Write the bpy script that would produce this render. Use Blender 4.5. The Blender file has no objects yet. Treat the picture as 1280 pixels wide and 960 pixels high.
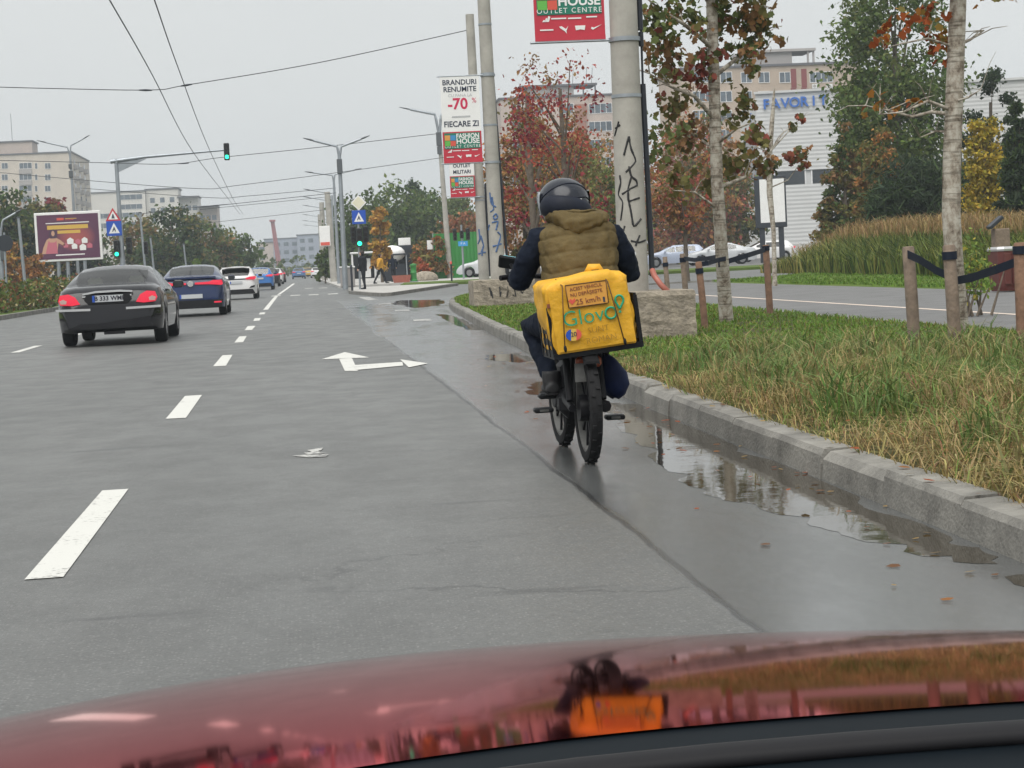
import bpy, bmesh, math, random
import numpy as np
from mathutils import Vector, Matrix, Euler
R = math.radians
random.seed(7); rng = np.random.default_rng(7)
SC = bpy.context.scene
C = SC.collection

# ------------------------------------------------------------------ camera
FPX, CAMH = 2400.0, 1.13
cr = Vector((0.99259417, -0.11078554, -0.04983352))
cu = Vector((0.05658978, 0.0586998, 0.99667042))
cf = Vector((0.10749145, 0.99210932, -0.06453441))
cam = bpy.data.objects.new('camera', bpy.data.cameras.new('camera')); C.objects.link(cam)
cam.matrix_world = Matrix(((cr.x, cu.x, -cf.x, 0), (cr.y, cu.y, -cf.y, 0), (cr.z, cu.z, -cf.z, CAMH), (0, 0, 0, 1)))
cam.data.sensor_width = 36; cam.data.lens = FPX / 1280 * 36
cam.data.clip_start = 0.05; cam.data.clip_end = 5000
SC.camera = cam

# ------------------------------------------------------------------ sky and sun: flat overcast daylight
W = bpy.data.worlds.new('World'); SC.world = W; W.use_nodes = True
wn, wl = W.node_tree.nodes, W.node_tree.links
wn.clear()
SUN_EL, SUN_AZ = 62, 205      # azimuth clockwise from +Y (the road)
sky = wn.new('ShaderNodeTexSky'); sky.sky_type = 'NISHITA'; sky.sun_disc = False
sky.sun_elevation = R(SUN_EL); sky.sun_rotation = R(SUN_AZ)
sky.dust_density = 4; sky.ozone_density = 1
hs = wn.new('ShaderNodeHueSaturation'); hs.inputs['Saturation'].default_value = 0.10
wl.new(sky.outputs[0], hs.inputs['Color'])
mixw = wn.new('ShaderNodeMixRGB'); mixw.inputs[0].default_value = 0.86
mixw.inputs[2].default_value = (6.75, 6.95, 6.93, 1)
wl.new(hs.outputs[0], mixw.inputs[1])
wtc = wn.new('ShaderNodeTexCoord'); wnz = wn.new('ShaderNodeTexNoise'); wnz.inputs['Scale'].default_value = 2.2; wnz.inputs['Detail'].default_value = 4; wl.new(wtc.outputs['Generated'], wnz.inputs['Vector'])
wmr = wn.new('ShaderNodeMapRange'); wmr.inputs[1].default_value = .3; wmr.inputs[2].default_value = .7; wmr.inputs[3].default_value = .95; wmr.inputs[4].default_value = 1.05; wl.new(wnz.outputs[0], wmr.inputs[0])
wmul = wn.new('ShaderNodeVectorMath'); wmul.operation = 'SCALE'; wl.new(mixw.outputs[0], wmul.inputs[0]); wl.new(wmr.outputs[0], wmul.inputs['Scale'])
bg = wn.new('ShaderNodeBackground'); bg.inputs[1].default_value = 0.053
wl.new(wmul.outputs[0], bg.inputs[0])
wo = wn.new('ShaderNodeOutputWorld'); wl.new(bg.outputs[0], wo.inputs[0])
sd = bpy.data.lights.new('sun', 'SUN'); sd.energy = 1.5; sd.angle = R(65); sd.color = (1, .97, .92)
sun = bpy.data.objects.new('sun', sd); C.objects.link(sun)
sdir = Vector((math.sin(R(SUN_AZ)) * math.cos(R(SUN_EL)), math.cos(R(SUN_AZ)) * math.cos(R(SUN_EL)), math.sin(R(SUN_EL))))
sun.rotation_euler = sdir.to_track_quat('Z', 'Y').to_euler(); sun.location = (0, 0, 60)
SC.view_settings.view_transform = 'Standard'; SC.view_settings.look = 'None'
SC.view_settings.gamma = 1; SC.view_settings.exposure = 1.2; SC.view_settings.use_curve_mapping = False
SC.cycles.use_denoising = True
SC.cycles.max_bounces = 8; SC.cycles.transparent_max_bounces = 12; SC.cycles.volume_bounces = 0
SC.cycles.caustics_reflective = False; SC.cycles.caustics_refractive = False
SC.cycles.sample_clamp_indirect = 6

# ------------------------------------------------------------------ survey helpers: photo ray -> place
def ray(px, py): return cr * (px - 640) + cu * (480 - py) + cf * FPX
def gr(px, py, z=0.0):
    d = ray(px, py); t = (z - CAMH) / d.z
    return Vector((d.x * t, d.y * t, z))
def at(px, py, Y):
    d = ray(px, py); t = Y / d.y
    return Vector((d.x * t, Y, CAMH + d.z * t))

# ------------------------------------------------------------------ materials
MATS = {}
def mat(name, col, rough=.6, metal=0, noise=None, bump=None, coat=0, emit=None, spec=.5, col2=None):
    if name in MATS: return MATS[name]
    m = bpy.data.materials.new(name); m.use_nodes = True; MATS[name] = m
    n, l = m.node_tree.nodes, m.node_tree.links
    p = n['Principled BSDF']
    p.inputs['Base Color'].default_value = (*col, 1); p.inputs['Roughness'].default_value = rough
    p.inputs['Metallic'].default_value = metal; p.inputs['Specular IOR Level'].default_value = spec
    if coat: p.inputs['Coat Weight'].default_value = coat; p.inputs['Coat Roughness'].default_value = .04
    if emit:
        p.inputs['Emission Color'].default_value = (*emit[0], 1); p.inputs['Emission Strength'].default_value = emit[1]
    if noise or bump:
        tc = n.new('ShaderNodeTexCoord')
    if noise:
        sc_, amt = noise
        nt = n.new('ShaderNodeTexNoise'); nt.inputs['Scale'].default_value = sc_; nt.inputs['Detail'].default_value = 6
        nt.inputs['Roughness'].default_value = .65
        l.new(tc.outputs['Object'], nt.inputs['Vector'])
        rp = n.new('ShaderNodeValToRGB'); rp.color_ramp.elements[0].position = .3; rp.color_ramp.elements[1].position = .72
        c2 = col2 or tuple(min(1, c * (1 + amt)) for c in col); c1 = tuple(c * (1 - amt) for c in col)
        rp.color_ramp.elements[0].color = (*c1, 1); rp.color_ramp.elements[1].color = (*c2, 1)
        l.new(nt.outputs[0], rp.inputs[0]); l.new(rp.outputs[0], p.inputs['Base Color'])
    if bump:
        nb = n.new('ShaderNodeTexNoise'); nb.inputs['Scale'].default_value = bump[0]; nb.inputs['Detail'].default_value = 5
        l.new(tc.outputs['Object'], nb.inputs['Vector'])
        bp = n.new('ShaderNodeBump'); bp.inputs['Strength'].default_value = bump[1]; bp.inputs['Distance'].default_value = .02
        l.new(nb.outputs[0], bp.inputs['Height']); l.new(bp.outputs[0], p.inputs['Normal'])
    return m
def leaf_mat(name='leaf', trans=.3):
    if name in MATS: return MATS[name]
    m = bpy.data.materials.new(name); m.use_nodes = True; MATS[name] = m
    n, l = m.node_tree.nodes, m.node_tree.links
    p = n['Principled BSDF']; p.inputs['Roughness'].default_value = .6; p.inputs['Specular IOR Level'].default_value = .12
    a = n.new('ShaderNodeAttribute'); a.attribute_name = 'tint'
    l.new(a.outputs['Color'], p.inputs['Base Color'])
    t = n.new('ShaderNodeBsdfTranslucent'); l.new(a.outputs['Color'], t.inputs['Color'])
    mx = n.new('ShaderNodeMixShader'); mx.inputs[0].default_value = trans
    l.new(p.outputs[0], mx.inputs[1]); l.new(t.outputs[0], mx.inputs[2]); l.new(mx.outputs[0], n['Material Output'].inputs[0])
    return m
def glass_mat(name, tint, rough=.02, ior=1.5):
    if name in MATS: return MATS[name]
    m = bpy.data.materials.new(name); m.use_nodes = True; MATS[name] = m
    n, l = m.node_tree.nodes, m.node_tree.links
    n.remove(n['Principled BSDF'])
    t = n.new('ShaderNodeBsdfTransparent'); t.inputs[0].default_value = (*tint, 1)
    g = n.new('ShaderNodeBsdfGlossy'); g.inputs['Roughness'].default_value = rough
    f = n.new('ShaderNodeFresnel'); f.inputs[0].default_value = ior
    mx = n.new('ShaderNodeMixShader'); l.new(f.outputs[0], mx.inputs[0]); l.new(t.outputs[0], mx.inputs[1]); l.new(g.outputs[0], mx.inputs[2])
    l.new(mx.outputs[0], n['Material Output'].inputs[0])
    return m
def asphalt_mat():
    m = bpy.data.materials.new('asphalt'); m.use_nodes = True; MATS['asphalt'] = m
    n, l = m.node_tree.nodes, m.node_tree.links
    p = n['Principled BSDF']
    tc = n.new('ShaderNodeTexCoord'); sx = n.new('ShaderNodeSeparateXYZ'); l.new(tc.outputs['Object'], sx.inputs[0])
    def noise(scale, detail=5, rough=.6, stretch=None):
        v = tc.outputs['Object']
        if stretch:
            mp = n.new('ShaderNodeMapping'); mp.inputs['Scale'].default_value = stretch; l.new(v, mp.inputs[0]); v = mp.outputs[0]
        t = n.new('ShaderNodeTexNoise'); t.inputs['Scale'].default_value = scale; t.inputs['Detail'].default_value = detail; t.inputs['Roughness'].default_value = rough
        l.new(v, t.inputs['Vector']); return t.outputs[0]
    def math_(op, a, b=None, c=None):
        q = n.new('ShaderNodeMath'); q.operation = op
        for i, v in enumerate((a, b, c)):
            if v is None: continue
            if isinstance(v, (int, float)): q.inputs[i].default_value = v
            else: l.new(v, q.inputs[i])
        return q.outputs[0]
    def mrange(v, a, b, c=0., d=1.):
        q = n.new('ShaderNodeMapRange'); q.interpolation_type = 'SMOOTHSTEP'
        l.new(v, q.inputs[0])
        for i, k in enumerate((a, b, c, d)): q.inputs[i + 1].default_value = k
        return q.outputs[0]
    def mixc(f, a, b, op='MIX'):
        q = n.new('ShaderNodeMixRGB'); q.blend_type = op
        for i, v in enumerate((f, a, b)):
            if isinstance(v, float): q.inputs[i].default_value = v
            elif isinstance(v, tuple): q.inputs[i].default_value = (*v, 1)
            else: l.new(v, q.inputs[i])
        return q.outputs[0]
    big = noise(.35, 4, .6, (1, .25, 1)); mid = noise(2.2, 6, .65, (1, .6, 1)); grit = noise(60, 4, .75)
    base = mixc(mrange(big, .35, .65), (.100, .102, .098), (.136, .138, .133))
    base = mixc(mrange(mid, .35, .7, 0, .35), base, (.09, .093, .093))
    # pale stones in the worn surface
    vo = n.new('ShaderNodeTexVoronoi'); vo.inputs['Scale'].default_value = 75; l.new(tc.outputs['Object'], vo.inputs['Vector'])
    sep = n.new('ShaderNodeSeparateXYZ'); l.new(vo.outputs['Color'], sep.inputs[0])
    stone = math_('MULTIPLY', mrange(sep.outputs[0], .62, .70), mrange(vo.outputs['Distance'], .42, .2))
    base = mixc(math_('MULTIPLY', stone, .55), base, (.30, .30, .285))
    base = mixc(mrange(grit, .35, .7, 0, .5), base, (.05, .051, .053))
    # worn, polished wheel tracks of the right-hand lane
    # wet gutter strip: starts about 1.35 m right of the camera, ragged edge
    edge = math_('ADD', sx.outputs[0], math_('MULTIPLY', math_('SUBTRACT', noise(.5, 3, .6, (1, .35, 1)), .5), .40))
    wet = mrange(edge, 1.26, 1.33)
    along = mrange(sx.outputs[1], 75, 50)
    right_side = mrange(sx.outputs[0], 14, 9)
    wet = math_('MULTIPLY', math_('MULTIPLY', wet, along), right_side)
    soak = noise(.9, 5, .7, (1.4, .4, 1))
    damp = mrange(soak, .32, .62)                       # film of water versus merely damp
    base = mixc(math_('MULTIPLY', wet, .62), base, (.075, .08, .083))
    g2 = noise(20, 7, .85); base = mixc(mrange(g2, .52, .68, 0, .42), base, (.185, .186, .18)); base = mixc(mrange(g2, .48, .34, 0, .45), base, (.06, .062, .062))
    # tarred longitudinal joint and fine cracks
    jx = math_('ADD', sx.outputs[0], math_('MULTIPLY', math_('SUBTRACT', noise(1.3, 4, .7, (1, .5, 1)), .5), .10))
    joint = math_('MULTIPLY', mrange(math_('ABSOLUTE', math_('SUBTRACT', jx, 1.30)), .022, .008), mrange(sx.outputs[1], 36, 30))
    cv = n.new('ShaderNodeTexVoronoi'); cv.feature = 'DISTANCE_TO_EDGE'; cv.inputs['Scale'].default_value = .42
    dst = n.new('ShaderNodeVectorMath'); dst.operation = 'ADD'; nz_ = n.new('ShaderNodeTexNoise'); nz_.inputs['Scale'].default_value = 3.; nz_.inputs['Detail'].default_value = 5; l.new(tc.outputs['Object'], nz_.inputs['Vector'])
    sc3 = n.new('ShaderNodeVectorMath'); sc3.operation = 'SCALE'; sc3.inputs['Scale'].default_value = .55; l.new(nz_.outputs['Color'], sc3.inputs[0]); l.new(tc.outputs['Object'], dst.inputs[0]); l.new(sc3.outputs[0], dst.inputs[1]); l.new(dst.outputs[0], cv.inputs['Vector'])
    crack = math_('MULTIPLY', mrange(cv.outputs['Distance'], .008, .002), mrange(noise(.22, 2, .5), .52, .62))
    dark = math_('MAXIMUM', math_('MULTIPLY', joint, .85), math_('MULTIPLY', crack, .55))
    stain = math_('MULTIPLY', mrange(noise(1.1, 3, .55, (.5, 2.2, 1)), .64, .74), .45)
    base = mixc(math_('MAXIMUM', dark, stain), base, (.03, .031, .032))
    l.new(base, p.inputs['Base Color'])
    dry_r = mrange(mid, .3, .7, .40, .52)
    wet_r = mrange(soak, .35, .66, .27, .11)
    q = n.new('ShaderNodeMix'); q.data_type = 'FLOAT'
    l.new(wet, q.inputs[0]); l.new(dry_r, q.inputs[2]); l.new(wet_r, q.inputs[3]); l.new(q.outputs[0], p.inputs['Roughness'])
    p.inputs['Specular IOR Level'].default_value = .5
    bp = n.new('ShaderNodeBump'); bp.inputs['Distance'].default_value = .006
    l.new(math_('MULTIPLY', math_('SUBTRACT', 1.0, math_('MULTIPLY', wet, .8)), .55), bp.inputs['Strength'])
    l.new(grit, bp.inputs['Height']); l.new(bp.outputs[0], p.inputs['Normal'])
    return m
def soil_mat(name, c1, c2, c3, sc_=1.2):
    m = bpy.data.materials.new(name); m.use_nodes = True; MATS[name] = m
    n, l = m.node_tree.nodes, m.node_tree.links
    p = n['Principled BSDF']; p.inputs['Roughness'].default_value = .95; p.inputs['Specular IOR Level'].default_value = .1
    tc = n.new('ShaderNodeTexCoord')
    a = n.new('ShaderNodeTexNoise'); a.inputs['Scale'].default_value = sc_; a.inputs['Detail'].default_value = 8; l.new(tc.outputs['Object'], a.inputs[0])
    b = n.new('ShaderNodeTexNoise'); b.inputs['Scale'].default_value = sc_ * 30; b.inputs['Detail'].default_value = 4; l.new(tc.outputs['Object'], b.inputs[0])
    r1 = n.new('ShaderNodeValToRGB'); r1.color_ramp.elements[0].position = .35; r1.color_ramp.elements[1].position = .65
    r1.color_ramp.elements[0].color = (*c1, 1); r1.color_ramp.elements[1].color = (*c2, 1); l.new(a.outputs[0], r1.inputs[0])
    mx = n.new('ShaderNodeMixRGB'); mx.inputs[2].default_value = (*c3, 1); l.new(r1.outputs[0], mx.inputs[1])
    r2 = n.new('ShaderNodeMapRange'); r2.inputs[1].default_value = .45; r2.inputs[2].default_value = .7; r2.inputs[4].default_value = .7
    l.new(b.outputs[0], r2.inputs[0]); l.new(r2.outputs[0], mx.inputs[0]); l.new(mx.outputs[0], p.inputs['Base Color'])
    return m
asphalt_mat()
M = lambda k: MATS[k]
mat('concrete', (.33, .315, .285), .85, noise=(3, .25), bump=(40, .25))
mat('concrete_pole', (.36, .345, .31), .85, noise=(2.2, .22), bump=(30, .2))
mat('kerb_stone', (.195, .188, .17), .8, noise=(3.5, .42), bump=(50, .4))
mat('kerb_dirt', (.07, .065, .055), .9)
def worn(name, col, gone, lo, hi):
    m = mat(name, col, .65); n, l = m.node_tree.nodes, m.node_tree.links; p = n['Principled BSDF']; tc = n.new('ShaderNodeTexCoord')
    a = n.new('ShaderNodeTexNoise'); a.inputs['Scale'].default_value = 26; a.inputs['Detail'].default_value = 8; a.inputs['Roughness'].default_value = .75; l.new(tc.outputs['Object'], a.inputs['Vector'])
    b = n.new('ShaderNodeTexNoise'); b.inputs['Scale'].default_value = 2.2; b.inputs['Detail'].default_value = 4; l.new(tc.outputs['Object'], b.inputs['Vector'])
    ad = n.new('ShaderNodeMath'); ad.operation = 'MULTIPLY_ADD'; ad.inputs[1].default_value = .5; l.new(b.outputs[0], ad.inputs[0]); l.new(a.outputs[0], ad.inputs[2])
    r = n.new('ShaderNodeValToRGB'); e = r.color_ramp.elements; e[0].position = lo; e[0].color = (*gone, 1); e[1].position = hi; e[1].color = (*col, 1); l.new(ad.outputs[0], r.inputs[0]); l.new(r.outputs[0], p.inputs['Base Color'])
worn('white_paint', (.56, .56, .53), (.17, .17, .165), .56, .67)
worn('worn_paint', (.46, .46, .44), (.13, .13, .13), .66, .78)
mat('path_paint', (.62, .52, .44), .7, noise=(6, .2))
mat('path_asphalt', (.135, .135, .135), .7, noise=(1.5, .2), bump=(90, .3))
mat('paving', (.40, .39, .37), .8, noise=(2, .18), bump=(30, .2))
mat('galv', (.34, .37, .40), .45, .7, noise=(3, .15))
mat('dark_steel', (.03, .035, .045), .45, .3)
mat('black_plastic', (.012, .013, .015), .5, noise=(20, .3), spec=.15)
mat('black_rubber', (.014, .014, .015), .75, noise=(30, .3), spec=.15)
mat('wood_post', (.20, .115, .075), .85, noise=(9, .4), bump=(25, .4))
mat('wood_grey', (.19, .145, .11), .9, noise=(9, .4), bump=(25, .4))
mat('strap', (.012, .017, .03), .7, spec=.15)
mat('white_sheet', (.78, .78, .77), .5, noise=(3, .05))
mat('red_sheet', (.50, .03, .055), .5, noise=(3, .1))
mat('dark_red_text', (.55, .02, .08), .5)
mat('green_sheet', (.012, .17, .11), .5, noise=(3, .08))
mat('lime', (.12, .42, .07), .5); mat('coral', (.62, .09, .06), .5); mat('orange_sq', (.65, .30, .07), .5); mat('blue_sq', (.05, .25, .5), .5)
mat('ink', (.03, .04, .07), .6); mat('pale_ink', (.45, .46, .47), .6)
mat('sign_blue', (.012, .075, .42), .4); mat('sign_red', (.5, .02, .04), .4); mat('sign_cyan', (.05, .30, .65), .4)
mat('priority', (.70, .68, .52), .4)
mat('signal_black', (.015, .017, .018), .5)
mat('lens_green', (.0, .5, .3), .3, emit=((.02, 1, .45), 1.6)); mat('lens_off', (.03, .02, .02), .2)
mat('wire', (.06, .065, .07), .5); mat('spray_black', (.012, .012, .014), .6); mat('spray_blue', (.06, .12, .26), .6)
mat('pipe_black', (.012, .016, .024), .4); mat('pipe_red', (.32, .10, .07), .5, noise=(6, .2))
leaf_mat('leaf', .3); leaf_mat('blade', .25)
mat('bark', (.13, .105, .08), .9, noise=(8, .4), bump=(20, .5))
mat('glass_dark', (.02, .025, .03), .08); mat('pane', (.10, .125, .15), .12, noise=(1.1, .5)); mat('frame_white', (.7, .7, .7), .5)

# ------------------------------------------------------------------ object helpers
def link(o, parent=None):
    C.objects.link(o)
    if parent is not None: o.parent = parent
    return o
def tag(o, label=None, cat=None, group=None, kind=None):
    if label: o['label'] = label
    if cat: o['category'] = cat
    if group: o['group'] = group
    if kind: o['kind'] = kind
    return o
def empty(name, loc=(0, 0, 0), rz=0, label=None, cat=None, group=None, ry=0, rx=0):
    o = bpy.data.objects.new(name, None); o.empty_display_size = .2; link(o)
    o.location = loc; o.rotation_euler = (rx, ry, rz)
    return tag(o, label, cat, group)
class MB:
    def __init__(s): s.v = []; s.f = []
    def add(s, vs, fs):
        k = len(s.v); s.v += [tuple(v) for v in vs]; s.f += [tuple(i + k for i in f) for f in fs]; return s
    def box(s, c, d, rot=None, bev=0):
        x, y, z = d[0] / 2, d[1] / 2, d[2] / 2
        if bev:
            b = min(bev, x * .9, y * .9, z * .9)
            pts = []
            for sx in (-1, 1):
                for sy in (-1, 1):
                    for sz in (-1, 1):
                        pts += [(sx * x, sy * (y - b), sz * (z - b)), (sx * (x - b), sy * y, sz * (z - b)), (sx * (x - b), sy * (y - b), sz * z)]
            bm = bmesh.new()
            for p in pts: bm.verts.new(p)
            bmesh.ops.convex_hull(bm, input=bm.verts)
            bm.verts.index_update()
            vs = [v.co.copy() for v in bm.verts]; fs = [[v.index for v in f.verts] for f in bm.faces]; bm.free()
        else:
            vs = [(a, b, c_) for a in (-x, x) for b in (-y, y) for c_ in (-z, z)]
            fs = [(0, 1, 3, 2), (4, 6, 7, 5), (0, 4, 5, 1), (2, 3, 7, 6), (0, 2, 6, 4), (1, 5, 7, 3)]
        m = rot.to_matrix() if isinstance(rot, Euler) else rot
        c = Vector(c)
        return s.add([(m @ Vector(v) + c) if m else Vector(v) + c for v in vs], fs)
    def tube(s, pts, rad, seg=8, cap=True, sq=None):
        pts = [Vector(p) for p in pts]; n = len(pts)
        if not hasattr(rad, '__len__'): rad = [rad] * n
        rings = []; prev = None
        for i, p in enumerate(pts):
            t = (pts[min(i + 1, n - 1)] - pts[max(i - 1, 0)]).normalized()
            a = prev if prev is not None else (Vector((0, 0, 1)) if abs(t.z) < .9 else Vector((0, 1, 0)))
            u = (a - t * a.dot(t))
            if u.length < 1e-5: u = t.orthogonal()
            u.normalize(); w = t.cross(u); prev = u
            ru, rw = (rad[i], rad[i]) if not hasattr(rad[i], '__len__') else rad[i]
            rings.append([p + u * (ru * math.cos(2 * math.pi * k / seg)) + w * (rw * math.sin(2 * math.pi * k / seg)) for k in range(seg)])
        return s.rings(rings, cap)
    def rings(s, rings, cap=True, close=True):
        m = len(rings[0]); vs = [v for r in rings for v in r]; fs = []
        for i in range(len(rings) - 1):
            for k in range(m if close else m - 1):
                a, b = i * m + k, i * m + (k + 1) % m
                fs.append((a, b, b + m, a + m))
        if cap: fs.append(tuple(range(m))[::-1]); fs.append(tuple(range((len(rings) - 1) * m, len(rings) * m)))
        return s.add(vs, fs)
    def lathe(s, prof, seg=16, c=(0, 0, 0), axis='z', cap=False):
        rs = []
        for r, h in prof:
            ring = []
            for k in range(seg):
                a = 2 * math.pi * k / seg; x, y = r * math.cos(a), r * math.sin(a)
                q = (x, y, h) if axis == 'z' else ((h, x, y) if axis == 'x' else (y, h, x))
                ring.append((q[0] + c[0], q[1] + c[1], q[2] + c[2]))
            rs.append(ring)
        return s.rings(rs, cap)
    def ell(s, c, r, seg=14, rot=None):
        n = seg // 2; rs = []
        for i in range(n + 1):
            t = math.pi * (.02 + .96 * i / n) - math.pi / 2
            rs.append([Vector((r[0] * math.cos(t) * math.cos(2 * math.pi * k / seg), r[1] * math.cos(t) * math.sin(2 * math.pi * k / seg), r[2] * math.sin(t))) for k in range(seg)])
        c = Vector(c)
        rs = [[((rot @ v) if rot else v) + c for v in r_] for r_ in rs]
        return s.rings(rs, True)
    def prism(s, poly, z0, z1):
        n = len(poly)
        vs = [(x, y, z0) for x, y in poly] + [(x, y, z1) for x, y in poly]
        fs = [tuple(range(n))[::-1], tuple(range(n, 2 * n))] + [(i, (i + 1) % n, n + (i + 1) % n, n + i) for i in range(n)]
        return s.add(vs, fs)
    def plate(s, poly, y0, y1):           # polygon given in x,z, extruded along y
        n = len(poly)
        vs = [(x, y0, z) for x, z in poly] + [(x, y1, z) for x, z in poly]
        fs = [tuple(range(n)), tuple(range(n, 2 * n))[::-1]] + [(i, n + i, n + (i + 1) % n, (i + 1) % n) for i in range(n)]
        return s.add(vs, fs)
    def build(s, name, m, parent=None, smooth=False, angle=None, kind=None):
        me = bpy.data.meshes.new(name); me.from_pydata(s.v, [], s.f)
        bm = bmesh.new(); bm.from_mesh(me); bmesh.ops.recalc_face_normals(bm, faces=bm.faces); bm.to_mesh(me); bm.free()
        me.materials.append(M(m) if isinstance(m, str) else m)
        if smooth:
            me.polygons.foreach_set('use_smooth', [True] * len(me.polygons))
            if angle: me.set_sharp_from_angle(angle=R(angle))
        o = bpy.data.objects.new(name, me); link(o, parent)
        if kind: o['kind'] = kind
        return o
def box(name, c, d, m, parent=None, rot=None, bev=0): return MB().box(c, d, rot, bev).build(name, m, parent)
def tube(name, pts, r, m, parent=None, seg=8): return MB().tube(pts, r, seg).build(name, m, parent, True, 50)
def copy_tree(o, parent=None):
    c = o.copy(); C.objects.link(c); c.parent = parent
    for ch in list(o.children): copy_tree(ch, c)
    return c
def text(name, body, size, m, parent, loc, rot, depth=.002, sx=1.0, align='CENTER', bold=0.0, space=1.0):
    cu_ = bpy.data.curves.new(name, 'FONT'); cu_.body = body; cu_.size = size; cu_.align_x = align; cu_.align_y = 'CENTER'
    cu_.extrude = depth; cu_.offset = bold; cu_.resolution_u = 3; cu_.space_character = space
    t = bpy.data.objects.new(name, cu_); C.objects.link(t)
    dg = bpy.context.evaluated_depsgraph_get(); me = bpy.data.meshes.new_from_object(t.evaluated_get(dg))
    bpy.data.objects.remove(t); bpy.data.curves.remove(cu_)
    me.name = name; me.materials.clear(); me.materials.append(M(m))
    o = bpy.data.objects.new(name, me); link(o, parent); o.location = loc; o.rotation_euler = rot; o.scale = (sx, 1, 1)
    return o
UP = (R(90), 0, 0)      # text standing upright facing -Y
def bulk(name, verts, nper, m, cols, parent=None, kind=None, smooth=False):
    """many little polygons of nper corners each; cols one colour per polygon"""
    verts = np.asarray(verts, dtype=np.float32).reshape(-1, 3); nf = len(verts) // nper
    me = bpy.data.meshes.new(name); me.vertices.add(len(verts)); me.vertices.foreach_set('co', verts.ravel())
    me.loops.add(len(verts)); me.loops.foreach_set('vertex_index', np.arange(len(verts), dtype=np.int32))
    me.polygons.add(nf); me.polygons.foreach_set('loop_start', np.arange(nf, dtype=np.int32) * nper)
    me.update(calc_edges=True)
    a = me.attributes.new('tint', 'FLOAT_COLOR', 'FACE')
    c4 = np.ones((nf, 4), np.float32); c4[:, :3] = cols; a.data.foreach_set('color', c4.ravel())
    me.materials.append(M(m)); o = bpy.data.objects.new(name, me); link(o, parent)
    if kind: o['kind'] = kind
    return o

# ================================================================== THE SETTING
def structure(o): o['kind'] = 'structure'; return o
def sheet(name, poly, z, m, parent=None):
    return MB().add([(x, y, z) for x, y in poly], [tuple(range(len(poly)))]).build(name, m, parent)
soil_mat('soil_green', (.055, .062, .024), (.085, .075, .038), (.035, .042, .016), .8)
soil_mat('lawn_soil', (.075, .125, .022), (.105, .145, .035), (.06, .10, .02), .6)
soil_mat('dry_soil', (.10, .075, .045), (.13, .11, .05), (.06, .05, .03), 1.5)
structure(sheet('ground', [(-900, -60), (900, -60), (900, 1500), (-900, 1500)], -.03, 'soil_green'))
# asphalt as a fine-enough grid so that it is one flat sheet
road = structure(sheet('road', [(-9.6, -20), (70, -20), (70, 640), (-9.6, 640)], 0, 'asphalt'))
# --- markings
def marking(name, poly, m='white_paint', z=.004): return sheet(name, poly, z, m, road)
def wob(): return random.uniform(-.012, .012)
for a, b in [(7.45, 10.45), (15.47, 18.3), (23.9, 27), (31.7, 34.7), (38.3, 41.1), (45.3, 47.9), (51.9, 54.3), (58, 91)]:
    e = [(-1.10 + wob(), a), (-.95 + wob(), a + wob()), (-.96 + wob(), b), (-1.11 + wob(), b + wob())]
    marking('lane_dash', e)
marking('lane_line', [(-1.06, 93.5), (-.92, 93.5), (-.27, 168), (-.5, 168)])
for y in (7.9, 16.1, 24.3, 32.6, 40.8, 49, 57.2, 65.4, 73.6): marking('lane_dash', [(-4.82, y), (-4.67, y), (-4.67, y + 3), (-4.82, y + 3)])
for px, py in ((345, 370), (369, 369.3), (392, 368.5), (416, 367.5)):
    p = gr(px, py); marking('crossing_mark', [(p.x - .22, p.y - 1), (p.x + .22, p.y - 1), (p.x + .22, p.y + 1), (p.x - .22, p.y + 1)], z=.0055)
for px, py in ((386, 360.5), (404, 360)):
    p = gr(px, py); marking('crossing_mark', [(p.x - .25, p.y - 1), (p.x + .25, p.y - 1), (p.x + .25, p.y + 1), (p.x - .25, p.y + 1)], z=.0055)
for px, py in ((528, 400.5), (503, 388.5), (481, 380), (466, 375)):
    p = gr(px, py); marking('guide_dash', [(p.x - .2, p.y - .45), (p.x + .16, p.y - .55), (p.x + .2, p.y + .7), (p.x - .14, p.y + .8)], 'worn_paint')
def pxpoly(pts): return [(gr(*p).x, gr(*p).y) for p in pts]
marking('island_nose', pxpoly([(447, 371.5), (462, 371.5), (471, 374.5), (458, 375)]), 'worn_paint')
ar = MB()
for i, pts in enumerate([[(424, 449), (440, 448), (447.5, 464), (431, 464)], [(402, 449.5), (431, 440.5), (462, 447.3)], [(441, 457), (503, 453), (504, 457.6), (446, 463)], [(500, 449.8), (535, 455), (511, 460)]]):
    ar.add([(x, y, .004 + i * .0012) for x, y in pxpoly(pts)], [tuple(range(len(pts)))])
ar.build('arrow_marking', 'white_paint', road)
sm = MB()
for i, pts in enumerate([[(365, 570.5), (383, 569), (411, 568.3), (408, 571.5), (386, 572.5)], [(384, 563.5), (404, 560.5), (402, 563.3), (391, 566.5)], [(380, 567), (398, 565.4), (409, 567.6), (384, 569.4)]]):
    sm.add([(x, y, .004 + i * .0012) for x, y in pxpoly(pts)], [tuple(range(len(pts)))])
sm.build('paint_smudge', 'worn_paint', road)
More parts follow.
